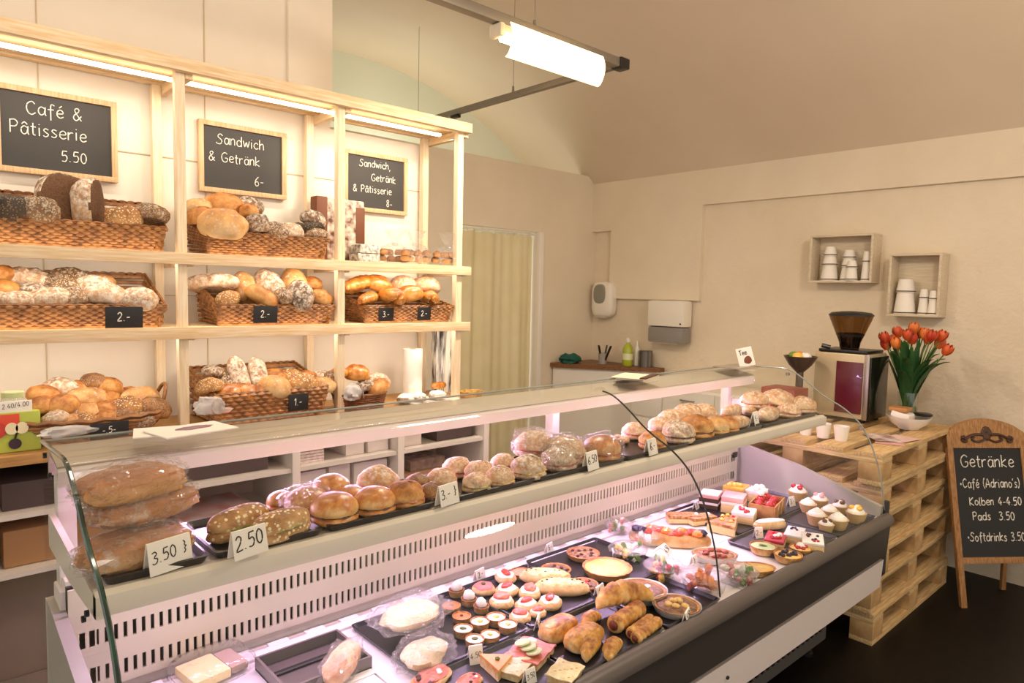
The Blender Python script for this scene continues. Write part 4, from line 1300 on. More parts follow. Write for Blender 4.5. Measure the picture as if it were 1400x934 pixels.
# ---------------------------------------------------------------- the chilled deck
DZ0 = .6555
for a, b, c, d, lab, m in ((.862, 1.215, 1.245, 1.56, 'black tray under the bagged meat and the mini tarts', TRAYM), (1.222, 1.50, 1.245, 1.56, 'black tray under the mini toasts', TRAYM), (1.51, 1.86, 1.245, 1.58, 'black tray under the large quiches', TRAYM),
                           (.87, 1.148, 1.012, 1.237, 'dark grey tray under the open sandwiches', TRAYG), (1.156, 1.49, 1.012, 1.237, 'black tray under the golden puff pastries', TRAYM), (1.50, 1.765, 1.012, 1.237, 'black tray under the sausage rolls', TRAYM),
                           (2.31, 2.62, 1.262, 1.585, 'black tray under the cake slices', TRAYM), (2.63, 2.94, 1.262, 1.585, 'black tray under the strawberry tartlets', TRAYG), (2.20, 2.57, 1.012, 1.255, 'black tray under the green tart and berry slices', TRAYG), (2.58, 2.94, 1.012, 1.255, 'black tray under the cream cups', TRAYG)):
    tray(a, b, c, d, DZ0, lab, m)
DT = DZ0 + .0045


def on(px, py, w, z=DT, lift=0):
    """place and metric width of something on the deck whose foot centre the photograph shows at (px, py)"""
    c = at(px, py, Z=z)
    c.z = z + lift
    c.y = max(c.y, 1.032)
    return c, w * dep(c) / FPX


CRUST = bread_mat('tart crust', '#e8c48a', '#d0985a', '#a26a30')
TGRP = 'tarts and quiches on the deck'


def tart_me(k, depth):
    return MB().lathe([(0, 0), (.40, 0), (.43, .02), (.49, depth * .9), (.5, depth), (.47, depth), (.44, depth * .75), (0, depth * .7)], 40, wob=lambda w, z: .018 * math.cos(18 * w) if z > .05 else 0).mesh('crust', CRUST, 60)


def tart(px, py, w, fill_m, label, depth=.22, tops=(), name='tart', group=TGRP, lift=0, ov=1.0, foil=False, rz=0):
    """tops: (material, count, size, ring radius, height)"""
    c, s_ = on(px, py + w * .12, w, lift=lift)
    t = thing(name, label, 'tart', c, R(rz), group, s_)
    if ov != 1:
        t.scale = (s_, s_ * ov, s_)
    if foil:
        MB().lathe([(0, -.0), (.44, .0), (.52, depth), (.535, depth + .01), (.53, depth - .01), (.46, -.0)], 40, wob=lambda w_, z: .01 * math.cos(30 * w_)).build('foil_dish', mat('foil dish', '#d8d4cc', .35, metal=.4), t, sharp=60)
    link('crust', cached(('tart', depth), lambda: tart_me(0, depth)), t)
    link('topping_layer', cached(('tartfill', fill_m.name, depth), lambda: MB().lathe([(.455, depth * .72), (.44, depth * .86), (.3, depth * .93), (0, depth * .96)], 30, wob=lambda w_, z: .03 * math.sin(7 * w_)).mesh('topping_layer', fill_m, 60)), t)
    rn = random.Random(px + py)
    for m, n, sz, rr, h in tops:
        for i in range(n):
            a = 2 * PI * i / max(n, 1) + rn.uniform(-.4, .4)
            q = rr * (rn.uniform(.3, 1) if n > 4 else 1) if n > 1 else 0
            o = link('topping', cached(('top', m.name, i % 3, round(h, 2)), lambda: MB().blob((0, 0, 0), (.5, .42, .5 * h), 14, i % 3, .25, 2.5).mesh('topping', m, 70)), t)
            o.location = (q * math.cos(a), q * math.sin(a), depth * .92 + sz * .22 * h)
            o.scale = (sz,) * 3
            o.rotation_euler = (rn.uniform(-.3, .3), rn.uniform(-.3, .3), rn.uniform(0, 6))
    return t


ONION = mat('onion filling', '#c39a68', .5, var='#6d3f28', scale=8, bump=.5)
MUSH = mat('mushroom filling', '#a67c52', .5, var='#5f3d28', scale=7, bump=.6)
QUICHE = mat('golden custard', '#efcf86', .45, var='#e0b05e', scale=4)
SPECK = mat('herb and cheese topping', '#ecd9a0', .5, var='#c9b070', scale=12, bump=.4)
OLIVE = mat('olive green', '#5f6a2c', .4)
PINKT = mat('pink salmon', '#e4836a', .4, var='#d65f4c', scale=10)
REDB = mat('red berries', '#b8182a', .25, coat=.4)
BLUEB = mat('dark blueberries', '#2c1c3a', .35)
BROWNG = mat('chocolate glaze', '#6a3d26', .25, coat=.4)
LIME = mat('pale green icing', '#b9cf8c', .35, coat=.3)
YFRUIT = mat('yellow fruit', '#f1c254', .3, coat=.3)
OFRUIT = mat('orange fruit', '#ee8a3a', .3, coat=.3)

# bagged meat pockets
MEAT = mat('pale bagged dough', '#ead9a8', .5, var='#d9b584', scale=4, bump=.3)
for px, py, w, lf, rz_, lab in ((580, 905, 92, 0, 20, 'lower clear bag of pale pockets at the tray edge'), (562, 870, 108, .035, 10, 'upper clear bag of pale pockets before the torn price card')):
    c, s_ = on(px, py, w, lift=lf)
    t = thing('bagged_pocket', lab, 'bagged bread', c, R(rz_), 'bagged pockets on the deck')
    MB().blob((0, 0, .022), (s_ * .40, s_ * .30, .022), 24, int(px), .2, 2, foot=-.8).build('pocket', MEAT, t)
    MB().blob((0, 0, .026), (s_ * .54, s_ * .42, .034), 52, int(px) + 1, .25, 2.6, foot=-.72, amp2=.16, freq2=6).build('clear_bag', FILM, t, sharp=25)

# mini tarts and toasts
MINI = 'mini tarts on the deck'
for px, py, kind, lab in ((624, 812, 'choc', 'mini chocolate and cream cup at the tray back'), (641, 824, 'choc', 'second mini chocolate and cream cup from the back'), (658, 834, 'choc', 'third mini chocolate and cream cup from the back'),
                          (617, 833, 'brown', 'mini caramel tart at the bag side'), (631, 847, 'brown', 'second mini caramel tart before the cream cups'), (633, 866, 'q', 'mini egg tart nearest the bags'), (656, 856, 'q', 'mini egg tart with a green dot in the back row'),
                          (678, 850, 'q', 'mini egg tart at the far end of the back row'), (694, 860, 'q', 'mini egg tart with yolk yellow middle in the front row'), (670, 874, 'q', 'mini egg tart with a grey green dot in the front row'), (649, 880, 'q', 'mini egg tart behind the slanted price card')):
    if kind == 'choc':
        tart(px, py, 22, BROWNG, lab, .42, [(CREAM, 1, .7, 0, 1.1)], 'mini_tart', MINI)
    elif kind == 'brown':
        tart(px, py, 26, mat('caramel custard', '#c4743f', .3, coat=.3), lab, .34, [(BROWNG, 1, .2, 0, .6)], 'mini_tart', MINI)
    else:
        tart(px, py, 27, EGG, lab, .40, [((YFRUIT, OLIVE)[px % 2], 1, .34, 0, .35)], 'mini_tart', MINI)
TOAST = bread_mat('toast round', '#efd9ae', '#ddb57a', '#b98648')
for px, py, w, top, lab in ((661, 811, 32, 'g', 'mini toast with pink spread and a green dot'), (691, 795, 30, 'r', 'mini toast with a red tomato slice at the back'), (693, 813, 32, 'r', 'mini toast with a red pepper strip'), (686, 829, 34, 's', 'mini toast with folded salmon'),
                            (724, 816, 32, 's', 'mini toast with salmon and cream at the far side'), (720, 833, 32, 'r', 'mini toast with orange red tomato'), (711, 849, 30, 's', 'mini toast with ham behind the slanted card'), (752, 830, 34, 'r', 'mini toast with a red strip next to the cheese breads'), (735, 842, 24, 's', 'small mini toast with ham between two others')):
    c, s_ = on(px, py, w)
    t = thing('mini_toast', lab, 'canapé', c, px % 90, 'mini toasts on the deck', s_)
    link('bread_round', cached('toast', lambda: MB().blob((0, 0, .16), (.5, .47, .2), 20, 3, .05, 2, foot=-.7, pw=2.6).mesh('bread_round', TOAST, 60)), t)
    link('spread', cached('spread', lambda: MB().lathe([(.40, .30), (.36, .37), (0, .39)], 22, wob=lambda w_, z: .06 * math.sin(5 * w_)).mesh('spread', EGG, 60)) if top != 'g' else cached('spreadp', lambda: MB().lathe([(.42, .30), (.38, .37), (0, .39)], 22, wob=lambda w_, z: .06 * math.sin(5 * w_)).mesh('spread', mat('pink spread', '#dc7f72', .5), 60)), t)
    m = {'r': TOM, 's': PINKT, 'g': OLIVE}[top]
    o = link('topping', cached(('ttop', top), lambda: MB().blob((0, .02, .42), (.34, .17, .09) if top == 'r' else (.36, .26, .13) if top == 's' else (.1, .1, .07), 16, 2, .25, 2.4).mesh('topping', m, 60)), t)

# long cheese breads
for px, py, w, rz_, lab in ((745, 795, 62, -44, 'long cheese bread with green dots behind its twin'), (768, 810, 66, -44, 'long cheese bread with green dots lying in front')):
    c, s_ = on(px, py, w)
    s_ *= 1.15
    t = thing('cheese_bread', lab, 'bread', c, R(rz_), 'long cheese breads on the deck', s_)
    MB().blob((0, 0, .09), (.5, .23, .13), 26, px, .06, 2, foot=-.7, pw=2.3).build('bread', TOAST, t)
    MB().blob((0, 0, .15), (.45, .19, .10), 26, px + 1, .1, 3, foot=-.2).build('cheese_layer', SPECK, t)
    rn = random.Random(px)
    for i in range(9):
        MB().blob((-.36 + .09 * i, rn.uniform(-.1, .1), .235), (.024, .02, .014), 8, i).build('herb', OLIVE, t)
tart(712, 785, 30, mat('beige cream', '#c8a078', .5), 'small round beige tart behind the mini toasts', .25)
tart(760, 779, 42, MUSH, 'mushroom quiche behind the cheese breads', .16, [(FILLD, 6, .14, .36, .5)])
tart(798, 799, 40, MUSH, 'tomato and olive quiche beside the cheese breads', .16, [(TOM, 5, .17, .34, .5), (FILLD, 4, .13, .3, .5)])
tart(797, 757, 46, ONION, 'onion quiche at the very back before the lilac rim', .16, [(FILLD, 8, .12, .36, .5)])
tart(830, 777, 68, QUICHE, 'large plain pale quiche', .16, name='quiche')
tart(877, 807, 66, MUSH, 'round quiche in a foil dish behind the sausage rolls', .15, [(CREAM, 5, .16, .3, .4)], 'quiche', foil=True)
tart(925, 828, 62, MUSH, 'round quiche in a foil dish next to the bumper', .15, [(QUICHE, 5, .2, .32, .5)], 'quiche', foil=True)
tart(977, 758, 60, ONION, 'oval tart with red meat strips under the glass joint', .14, [(mat('dried meat', '#9c4a3a', .5), 9, .17, .36, .5)], 'quiche', ov=.72, rz=-40, foil=True)
tart(1030, 776, 60, QUICHE, 'plain pale oval tart next to the bumper', .14, name='quiche', ov=.62, rz=-40)

# sausage rolls, croissants and puff pastries
PASG = 'golden pastries on the deck'
SAUS = mat('sausage meat', '#7a3a26', .4)


def pastry_roll(px, py, w, rz_, label, bend=0, ends=True, thick=.13, seg=5):
    c, s_ = on(px, py, w)
    t = thing('sausage_roll' if ends else 'croissant', label, 'pastry', c, R(rz_), PASG, s_)
    s_ *= .9
    t.scale = (s_,) * 3
    pts, rr = [], []
    for i in range(41):
        u = i / 40 * 2 - 1
        a = u * bend
        x = math.sin(a) / bend * .5 if bend else u * .5
        y = (math.cos(a) - 1) / bend * .5 if bend else 0
        env = 1 if ends else (max(0.04, 1 - abs(u) ** 2.2)) ** .6
        pts.append((x, y, thick * env * .95))
        rr.append(thick * env * (1 + .2 * (abs(math.sin((u + 1) * seg * PI / 2)) - .5)))
    MB().tube(pts, rr, 16).build('pastry', BM['pastry'], t, sharp=70)
    if ends:
        for e in (0, -1):
            d = (Vector(pts[1]) - Vector(pts[0])).normalized() * (-1 if e == 0 else 1)
            MB().blob(Vector(pts[e]), (thick * .35, thick * .62, thick * .62), 14, e + 3, .08, 2, foot=-2).build('sausage', SAUS, t)
    return t


pastry_roll(850, 834, 100, -22, 'large bent golden pastry roll lying over the sausage rolls', .5, False, .17, 7).location.z += .022
pastry_roll(806, 852, 46, 5, 'short golden croissant end beside the price card', .5, False, .2, 4)
pastry_roll(857, 853, 78, 8, 'sausage roll with its meat end to the front under the bent pastry', 0, True, .16, 6)
pastry_roll(876, 863, 64, 8, 'slim sausage roll between two others', 0, True, .13, 5)
pastry_roll(902, 877, 72, 8, 'slim sausage roll touching the bumper', 0, True, .12, 6)
pastry_roll(806, 894, 58, 20, 'golden croissant before the puff pastries', .4, False, .2, 5)
pastry_roll(848, 900, 58, 20, 'golden croissant half hidden by the bumper', .4, False, .2, 5)
for px, py, w, lab in ((763, 869, 64, 'square puff pastry beside the white card'), (798, 882, 66, 'square puff pastry before the croissant')):
    c, s_ = on(px, py, w)
    t = thing('puff_pastry', lab, 'pastry', c, R(8), PASG, s_)
    MB().blob((0, 0, .16), (.48, .27, .19), 28, px, .08, 2.2, foot=-.75, pw=4).build('pastry', BM['pastry'], t, sharp=80)
    MB().blob((.02, 0, .29), (.40, .20, .08), 26, px + 2, .15, 3, foot=-.3, pw=3).build('flaky_top', BM['pastry'], t, sharp=80)

# open sandwiches
for px, py, w, lab, kind in ((676, 912, 46, 'triangular sandwich with orange cheese slice', 'o'), (703, 915, 50, 'sandwich with pale cheese slices', 'w'), (725, 896, 56, 'open ham sandwich topped with cucumber slices', 'c'), (590, 926, 60, 'flat pizza slice with tomato', 'p'), (640, 932, 44, 'open ham sandwich beside the white card, before the cheese triangle', 'h'), (780, 928, 50, 'pale cheese toast before the croissants', 'w2')):
    c, s_ = on(px, py + 4, w)
    if kind == 'w2':
        c.x -= .0
    t = thing('open_sandwich', lab, 'sandwich', c, R(20), 'open sandwiches on the deck', s_)
    if kind == 'o':
        MB().prism([(-.5, -.4), (.45, -.35), (.0, .5)], 0, .30, 2).build('bread', TOAST, t)
        MB().prism([(-.52, -.42), (.46, -.37), (.0, .52)], .30, .36, 2).build('cheese_slice', mat('orange cheese', '#ee9a44', .4), t)
        MB().blob((-.02, -.1, .39), (.08, .07, .05), 12, 1, .3, 3).build('olive_piece', OLIVE, t)
    elif kind in ('w', 'w2'):
        MB().box((-.45, -.35, 0), (.45, .35, .22), r=.05).build('bread', TOAST, t)
        MB().sheet([[(-.48 + .96 * i / 9, -.4 + .8 * j / 9, .235 + .02 * math.sin(i * 1.3 + j)) for i in range(10)] for j in range(10)], .03).build('cheese_slice', mat('pale cheese', '#f2e3bb', .45, var='#e6d09a', scale=5), t)
    elif kind == 'c':
        MB().box((-.5, -.42, 0), (.5, .42, .20), r=.04).build('bread', TOAST, t)
        MB().sheet([[(-.53 + 1.06 * i / 9, -.45 + .9 * j / 9, .215 + .025 * math.sin(i * 1.7 + j * .8)) for i in range(10)] for j in range(10)], .04).build('ham', mat('salmon ham', '#df8d78', .4, var='#c9644f', scale=5), t)
        for i in range(3):
            MB().lathe([(0, 0), (.19, 0), (.20, .02), (.19, .04), (0, .04)], 22).xf(Matrix.Translation((-.15 + .06 * i, -.18 + .19 * i, .27 + .035 * i)) @ Matrix.Rotation(R(-14), 4, 'X')).build('cucumber_slice', mat('cucumber', '#c9d39a', .35, var='#dbe3b6', scale=6), t)
        MB().blob((.22, .1, .29), (.17, .15, .07), 16, 4, .1).build('egg_slice', EGG, t)
    else:
        MB().blob((0, 0, .05), (.55, .35, .09), 24, px, .1, 2, foot=-.6, pw=3).build('bread', TOAST, t)
        MB().blob((0, 0, .11), (.5, .31, .07), 24, px + 2, .2, 3, foot=-.3).build('sauce', mat('tomato sauce', '#d9845a', .5, var='#c25a38', scale=6), t)
        rn = random.Random(px)
        for i in range(8):
            MB().blob((rn.uniform(-.38, .38), rn.uniform(-.22, .22), .17), (.07, .06, .03), 10, i, .2).build('topping', (FILLD, HAM, CREAM)[i % 3], t)

# near end: clear tub, pale cheese pack, wrapped roll
TUB = film_mat('smoked clear plastic', (.62, .58, .56, 1), 1.2, milky=.12)
c, s_ = on(415, 908, 112)
t = thing('plastic_tub', 'dark smoked empty plastic tub on the white deck', 'tub', (.72, 1.44, DZ0))
MB().prism([(.60, 1.36), (.81, 1.36), (.81, 1.53), (.60, 1.53)], 0, .004, 2).xf(Matrix.Translation((-.72, -1.44, 0))).build('bottom', mat('smoky base', '#5b524d', .35), t)
for a, b in (((-.12, -.08), (.09, -.074)), ((-.12, .084), (.09, .09)), ((-.12, -.074), (-.114, .084)), ((.084, -.074), (.09, .084))):
    MB().box((a[0], a[1], 0), (b[0], b[1], .03)).build('side', mat('smoky side', '#6f6661', .3), t)
MB().box((-.10, .02, .004), (.08, .036, .010), r=.003).build('dark_rib', BLACK, t)
c, s_ = on(285, 922, 92)
t = thing('cheese_pack', 'film-wrapped pale yellow cheese pack at the near deck end', 'cheese', c, R(8))
MB().box((-.055, -.05, 0), (.03, .05, .022), r=.006).build('cheese', mat('pale yellow cheese', '#f0dd9d', .5), t)
MB().box((.031, -.045, 0), (.075, .045, .020), r=.008).build('grey_pate', mat('grey brown paste', '#b39a88', .6), t)
MB().blob((.01, 0, .016), (.088, .07, .026), 24, 3, .12, 2.4, foot=-.6, pw=4).build('cling_film', WRAP, t, sharp=70)
c, s_ = on(468, 922, 90)
t = thing('wrapped_roll', 'film-wrapped pinkish baguette roll beside the smoked tub', 'sandwich', c, R(40))
MB().blob((0, 0, .028), (.075, .032, .03), 26, 5, .14, 2.6, foot=-.8, pw=2.4).build('roll', mat('salmon bread', '#eac596', .5, var='#d98f66', scale=25, bump=.3), t)
MB().blob((0, 0, .030), (.085, .038, .036), 48, 8, .2, 2.6, foot=-.8, pw=2.4, amp2=.14, freq2=6).build('cling_film', FILM, t, sharp=25)

# salads in clear bowls, fruit bread
CLEAR = film_mat('clear salad tub', (.985, .99, .99, 1), 1.3, crinkle=.5, scale=5, milky=.02)
for px, py, w, ms, lab in ((846, 722, 38, (CREAM, PINKT, LEAF), 'clear tub of pink and white salad at the deck back'), (858, 760, 52, (LEAF, CREAM, YFRUIT), 'clear tub of pale green salad beside the large quiche'), (882, 738, 44, (CREAM, PINKT, CREAM), 'clear tub of white salad with a pink sticker'),
                           (908, 784, 56, (LEAF, YFRUIT, TOM), 'clear tub of fruit salad with a tomato under the white card'), (962, 800, 64, (OFRUIT, PINKT, OFRUIT), 'clear tub of orange fruit salad before the glass joint'), (1008, 790, 54, (CREAM, HAM, LEAF), 'clear tub of ham salad beside the plain oval tart')):
    c, s_ = on(px, py + 6, w, z=DZ0)
    t = thing('salad_tub', lab, 'salad', c, px % 80, 'clear salad tubs on the deck', s_)
    link('tub', cached('tub', lambda: MB().lathe([(0, .01), (.38, .01), (.42, .03), (.5, .30), (.52, .31)], 28).mesh('tub', CLEAR, 60)), t)
    link('lid', cached('tublid', lambda: MB().lathe([(.525, .31), (.50, .335), (.42, .40), (.25, .44), (0, .45)], 28).mesh('lid', CLEAR, 60)), t)
    rn = random.Random(px)
    for i in range(17):
        a = 2.4 * i
        q = .05 + .30 * (i / 17)
        m = ms[i % 3]
        o = link('salad_piece', cached(('sal', m.name, i % 2), lambda: MB().blob((0, 0, 0), (.5, .34, .26), 14, i, .6, 2.5).mesh('salad_piece', m, 60)), t)
        o.location = (q * math.cos(a), q * math.sin(a), .10 + .085 * (i % 4))
        o.scale = (.25,) * 3
        o.rotation_euler = (a, a * 2, a)
c, s_ = on(915, 742, 100)
t = thing('fruit_tart', 'long tart strip covered with orange and red fruit under the glass joint', 'tart', c, R(-50), TGRP, s_ * 1.0)
MB().blob((0, 0, .06), (.55, .19, .10), 30, 4, .04, 2, foot=-.7, pw=3).build('crust', CRUST, t)
rn = random.Random(8)
for i in range(14):
    MB().blob((-.44 + .066 * i, rn.uniform(-.08, .08), .15 + rn.uniform(0, .03)), (.085, .07, .05), 12, i, .3, 2.5).build('fruit_piece', (BLUEB if i < 2 else OFRUIT if i % 3 == 0 else PINKT if i % 3 == 1 else TOM) if i < 13 else BLUEB, t)

# cake slices
CKG = 'cake slices on the deck'


def slab(px, py, w, layers, label, d=.7, rz=20, tops=(), tri=False):
    c, s_ = on(px, py + w * .16, w)
    t = thing('cake_slice', label, 'cake', c, R(rz), CKG, s_)
    z = 0
    for m, h in layers:
        if tri:
            MB().prism([(-.5, -d * .5), (.5, -.12), (.5, .12), (-.5, d * .5)], z, z + h, 2).build('layer', m, t)
        else:
            MB().box((-.5, -d / 2, z), (.5, d / 2, z + h), r=.02).build('layer', m, t)
        z += h
    rn = random.Random(px)
    for m, n, sz in tops:
        for i in range(n):
            MB().blob((rn.uniform(-.34, .34), rn.uniform(-.25, .25) * d, z + sz * .3), (sz, sz * .9, sz * .75), 12, i, .2, 2.5).build('topping', m, t)
    return t


SPG = mat('sponge', '#e9cd94', .8, var='#d8b374', scale=30)
CHOC = mat('dark sponge', '#4a2b1e', .8)
PINKI = mat('pink icing', '#e8a9a0', .35, coat=.3)
ALM = mat('almond topping', '#d2a05c', .5, var='#8a5426', scale=9, bump=.4)
slab(971, 688, 28, ((CHOC, .2), (CREAM, .12), (CHOC, .2), (PINKI, .14), (CREAM, .06)), 'layered pink and chocolate slice at the back', .9)
slab(934, 706, 44, ((SPG, .14), (ALM, .10)), 'long almond slice behind its twin', .45, -40)
slab(958, 708, 40, ((SPG, .14), (ALM, .10)), 'second almond slice beside the fruit wedge', .5, -20, [(CREAM, 2, .08)])
slab(994, 716, 48, ((SPG, .20), (ALM, .08)), 'wedge of fruit cake on the black tray', .8, 10, [(REDB, 4, .05), (YFRUIT, 4, .07)], True)
slab(1003, 693, 32, ((SPG, .35), (CREAM, .12), (PINKI, .22)), 'square pink iced cake beside the paper box', .9)
slab(1017, 707, 32, ((SPG, .30), (CREAM, .16)), 'square raspberry cream slice before the paper box', .9, 20, [(REDB, 7, .09), (CREAM, 2, .10)])
slab(1006, 676, 30, ((SPG, .45), (YFRUIT, .14)), 'yellow fruit cake at the tray back', .9, 10, [(YFRUIT, 4, .16)])
slab(1034, 680, 26, ((SPG, .4), (CREAM, .2)), 'cream cake with yellow swirl behind the paper box', .9, 10, [(CREAM, 4, .2)])
slab(1086, 731, 42, ((SPG, .20), (SUG, .08)), 'sugared slice with dark berries beside the eclair', .55, 18, [(BLUEB, 4, .05)])
slab(1112, 742, 46, ((SPG, .22), (SUG, .08)), 'sugared berry slice next to the bumper', .6, 26, [(BLUEB, 6, .05), (REDB, 3, .05)])
slab(1060, 737, 42, ((SPG, .16), (mat('raspberry layer', '#b42434', .35), .10)), 'raspberry slice with cream blobs', .6, 20, [(REDB, 10, .07), (CREAM, 3, .10)])
c, s_ = on(1052, 724, 50)
t = thing('eclair', 'long pale cream eclair behind the raspberry slice', 'pastry', c, R(-28), None, s_)
MB().blob((0, 0, .13), (.5, .17, .15), 24, 2, .05, 2, foot=-.7, pw=2.4).build('pastry', TOAST, t)
MB().blob((0, 0, .24), (.46, .13, .06), 24, 4, .08, 2, foot=-.3).build('icing', CREAM, t)
tart(1043, 751, 36, LIME, 'round tart with pale green icing and a dark swirl', .28, [(OLIVE, 1, .3, 0, .25)])
tart(1077, 762, 38, QUICHE, 'round blueberry tart next to the bumper', .25, [(BLUEB, 11, .16, .34, .9)])
tart(1094, 752, 30, QUICHE, 'small cherry tart behind the blueberry tart', .25, [(REDB, 7, .2, .3, .9), (CREAM, 1, .4, 0, .8)])

# strawberry tartlets in a brown paper box
c, s_ = on(1048, 702, 62)
BOXC, BOXS = c.copy(), s_
t = thing('paper_box', 'brown paper box holding strawberry tartlets', 'box', c, R(14), None, s_)
BOXM = mat('brown paper box', '#bf8a52', .75, var='#a8733f', scale=8)
MB().prism([(-.44, -.26), (.44, -.26), (.44, .26), (-.44, .26)], 0, .03, 2).build('bottom', BOXM, t)
for a, b in (((-.47, -.28), (.47, -.25)), ((-.47, .25), (.47, .28)), ((-.47, -.25), (-.44, .25)), ((.44, -.25), (.47, .25))):
    MB().box((a[0], a[1], 0), (b[0], b[1], .30), r=.01).build('side', BOXM, t)
for x in (-.25, .1):
    MB().tube([(x, -.285, .02), (x + .05, -.285, .2), (x + .12, -.285, .29)], .008, 6).build('ribbon', mat('pale ribbon', '#ead2a2', .6), t)
STRAW = mat('strawberry', '#c3202a', .3, var='#a81420', scale=14, coat=.3)
k = 0
for px, py, crm in ((1031, 668, 0), (1048, 672, 1), (1066, 678, 1), (1056, 682, 0), (1078, 680, 0), (1040, 676, 0), (1068, 686, 0)):
    lab = ('small strawberry tartlet at the back of the paper box', 'first cream-capped strawberry rising from the paper box', 'second cream-capped strawberry rising from the paper box', 'strawberry tartlet in the middle of the paper box', 'strawberry tartlet at the far corner of the paper box', 'strawberry tartlet behind the box front', 'strawberry tartlet at the box front near the price card')[k]
    lx, ly = ((-.30, .10), (-.08, .12), (.16, .10), (-.02, -.10), (.34, .08), (-.26, -.11), (.24, -.10))[k]
    ca, sa = math.cos(R(14)), math.sin(R(14))
    c = BOXC + Vector(((lx * ca - ly * sa) * BOXS, (lx * sa + ly * ca) * BOXS, .024 if k not in (1, 2) else .032))
    t = thing('strawberry_tartlet', lab, 'tart', c, k, 'strawberry tartlets in the paper box', .28 * BOXS)
    MB().lathe([(0, 0), (.36, 0), (.5, .3), (.44, .3), (0, .24)], 20).build('crust', CRUST, t)
    MB().blob((0, 0, .50), (.36, .34, .40), 16, k, .06, 2, foot=-.7, fn=lambda d: 1 - .25 * max(0, d.z)).build('strawberry', STRAW, t)
    if crm:
        MB().blob((0, 0, .98), (.26, .26, .24), 14, k, .15, 3).build('cream_cap', CREAM, t)
    else:
        MB().blob((.3, .2, .42), (.2, .2, .2), 12, k, .1).build('red_berry', REDB, t)
    k += 1

# cream cups
CUPG = 'cream cups on the deck'
CUPM = mat('paper cake cup', '#d9b884', .6, var='#c9a36a', scale=30)
for px, py, w, m, lab in ((1090, 684, 26, REDB, 'cream cup with red berries at the tray back'), (1104, 700, 24, CREAM, 'tall cream cup behind the price card end'), (1120, 694, 24, PINKI, 'cream cup with a pink biscuit'), (1134, 709, 24, CREAM, 'tall cream cup in the middle of the cup tray'), (1148, 702, 22, BROWNG, 'cream cup with a brown biscuit'),
                          (1170, 714, 28, YFRUIT, 'cup with yellow fruit at the far corner next to the bumper'), (1116, 717, 28, CREAM, 'low cup with a large cream swirl beside the sugared slices'), (1145, 723, 28, CREAM, 'low cup with cream swirl next to the bumper'), (1129, 727, 22, BROWNG, 'small brown cup between the cream swirls')):
    c, s_ = on(px, py, w)
    t = thing('cream_cup', lab, 'cake', c, px % 6, CUPG, s_)
    link('cup', cached('cupm', lambda: MB().lathe([(0, 0), (.34, 0), (.48, .5), (.44, .5), (0, .44)], 26, wob=lambda w_, z: .02 * math.cos(16 * w_)).mesh('cup', CUPM, 60)), t)
    link('cream_swirl', cached('swirl', lambda: MB().tube([(.30 * (1 - i / 40) * math.cos(i * .55), .30 * (1 - i / 40) * math.sin(i * .55), .48 + .34 * i / 40) for i in range(38)], [.15 * (1 - .6 * i / 38) for i in range(38)], 10).blob((0, 0, .5), (.4, .4, .2), 16).mesh('cream_swirl', CREAM, 70)), t)
    if m is not CREAM:
        for i in range(3):
            o = link('topping', cached(('ctop', m.name), lambda: MB().blob((0, 0, 0), (.17, .14, .12), 12, 2, .2, 2.4).mesh('topping', m, 60)), t)
            o.location = (.2 * math.cos(i * 2.1), .2 * math.sin(i * 2.1), .72)

# white price cards on the deck
for px, py, w, h, tx, lab, yaw in ((592, 824, .042, .034, '3.50', 'white card behind the bagged pockets', 12), (657, 786, .042, .034, '2.-', 'white card behind the mini toasts', 12), (651, 897, .034, .048, '4.50', 'slanted white card beside the triangular sandwich', -20), (738, 853, .036, .040, '2.50', 'white card between mini toasts and puff pastry', 38),
                               (726, 925, .03, .034, '3.50', 'small white card before the pale cheese sandwich', 0), (821, 807, .044, .028, '6.-', 'white card before the tomato quiche', 12), (941, 842, .044, .03, '5.50', 'white card before the foil dish next to the bumper', 20), (752, 749, .036, .030, '5.-', 'white card at the deck back before the onion quiche', 12),
                               (912, 752, .05, .036, '4.50', 'white card lying on the fruit salad tub', 20), (950, 766, .036, .03, '3.-', 'white card beside the fruit salad tub', 10), (953, 691, .034, .032, '3.-', 'white card behind the almond slices', 10), (1083, 686, .036, .04, '3.-', 'white card beside the paper box', -12),
                               (1038, 729, .03, .04, '2.-', 'slanted white card behind the green tart', -30)):
    lift = .05 if 'lying on' in lab else .017
    p = at(px, py, Z=DT + lift)
    card(px, py, w, h, tx, lab, pt=p, yaw=yaw, lean=14 if lift < .03 else 50, th=h * .5, group=None)
for px, py, w, d, lab in ((480, 925, .10, .05, 'white paper label beside the wrapped roll'), (985, 738, .10, .03, 'white paper strip between salads and cake slices')):
    c, s_ = on(px, py, 30, z=DZ0)
    tag(MB().box((c.x - w / 2, c.y - d / 2, c.z), (c.x + w / 2, c.y + d / 2, c.z + .0015)).build('paper_label', PAPER), lab, 'label')

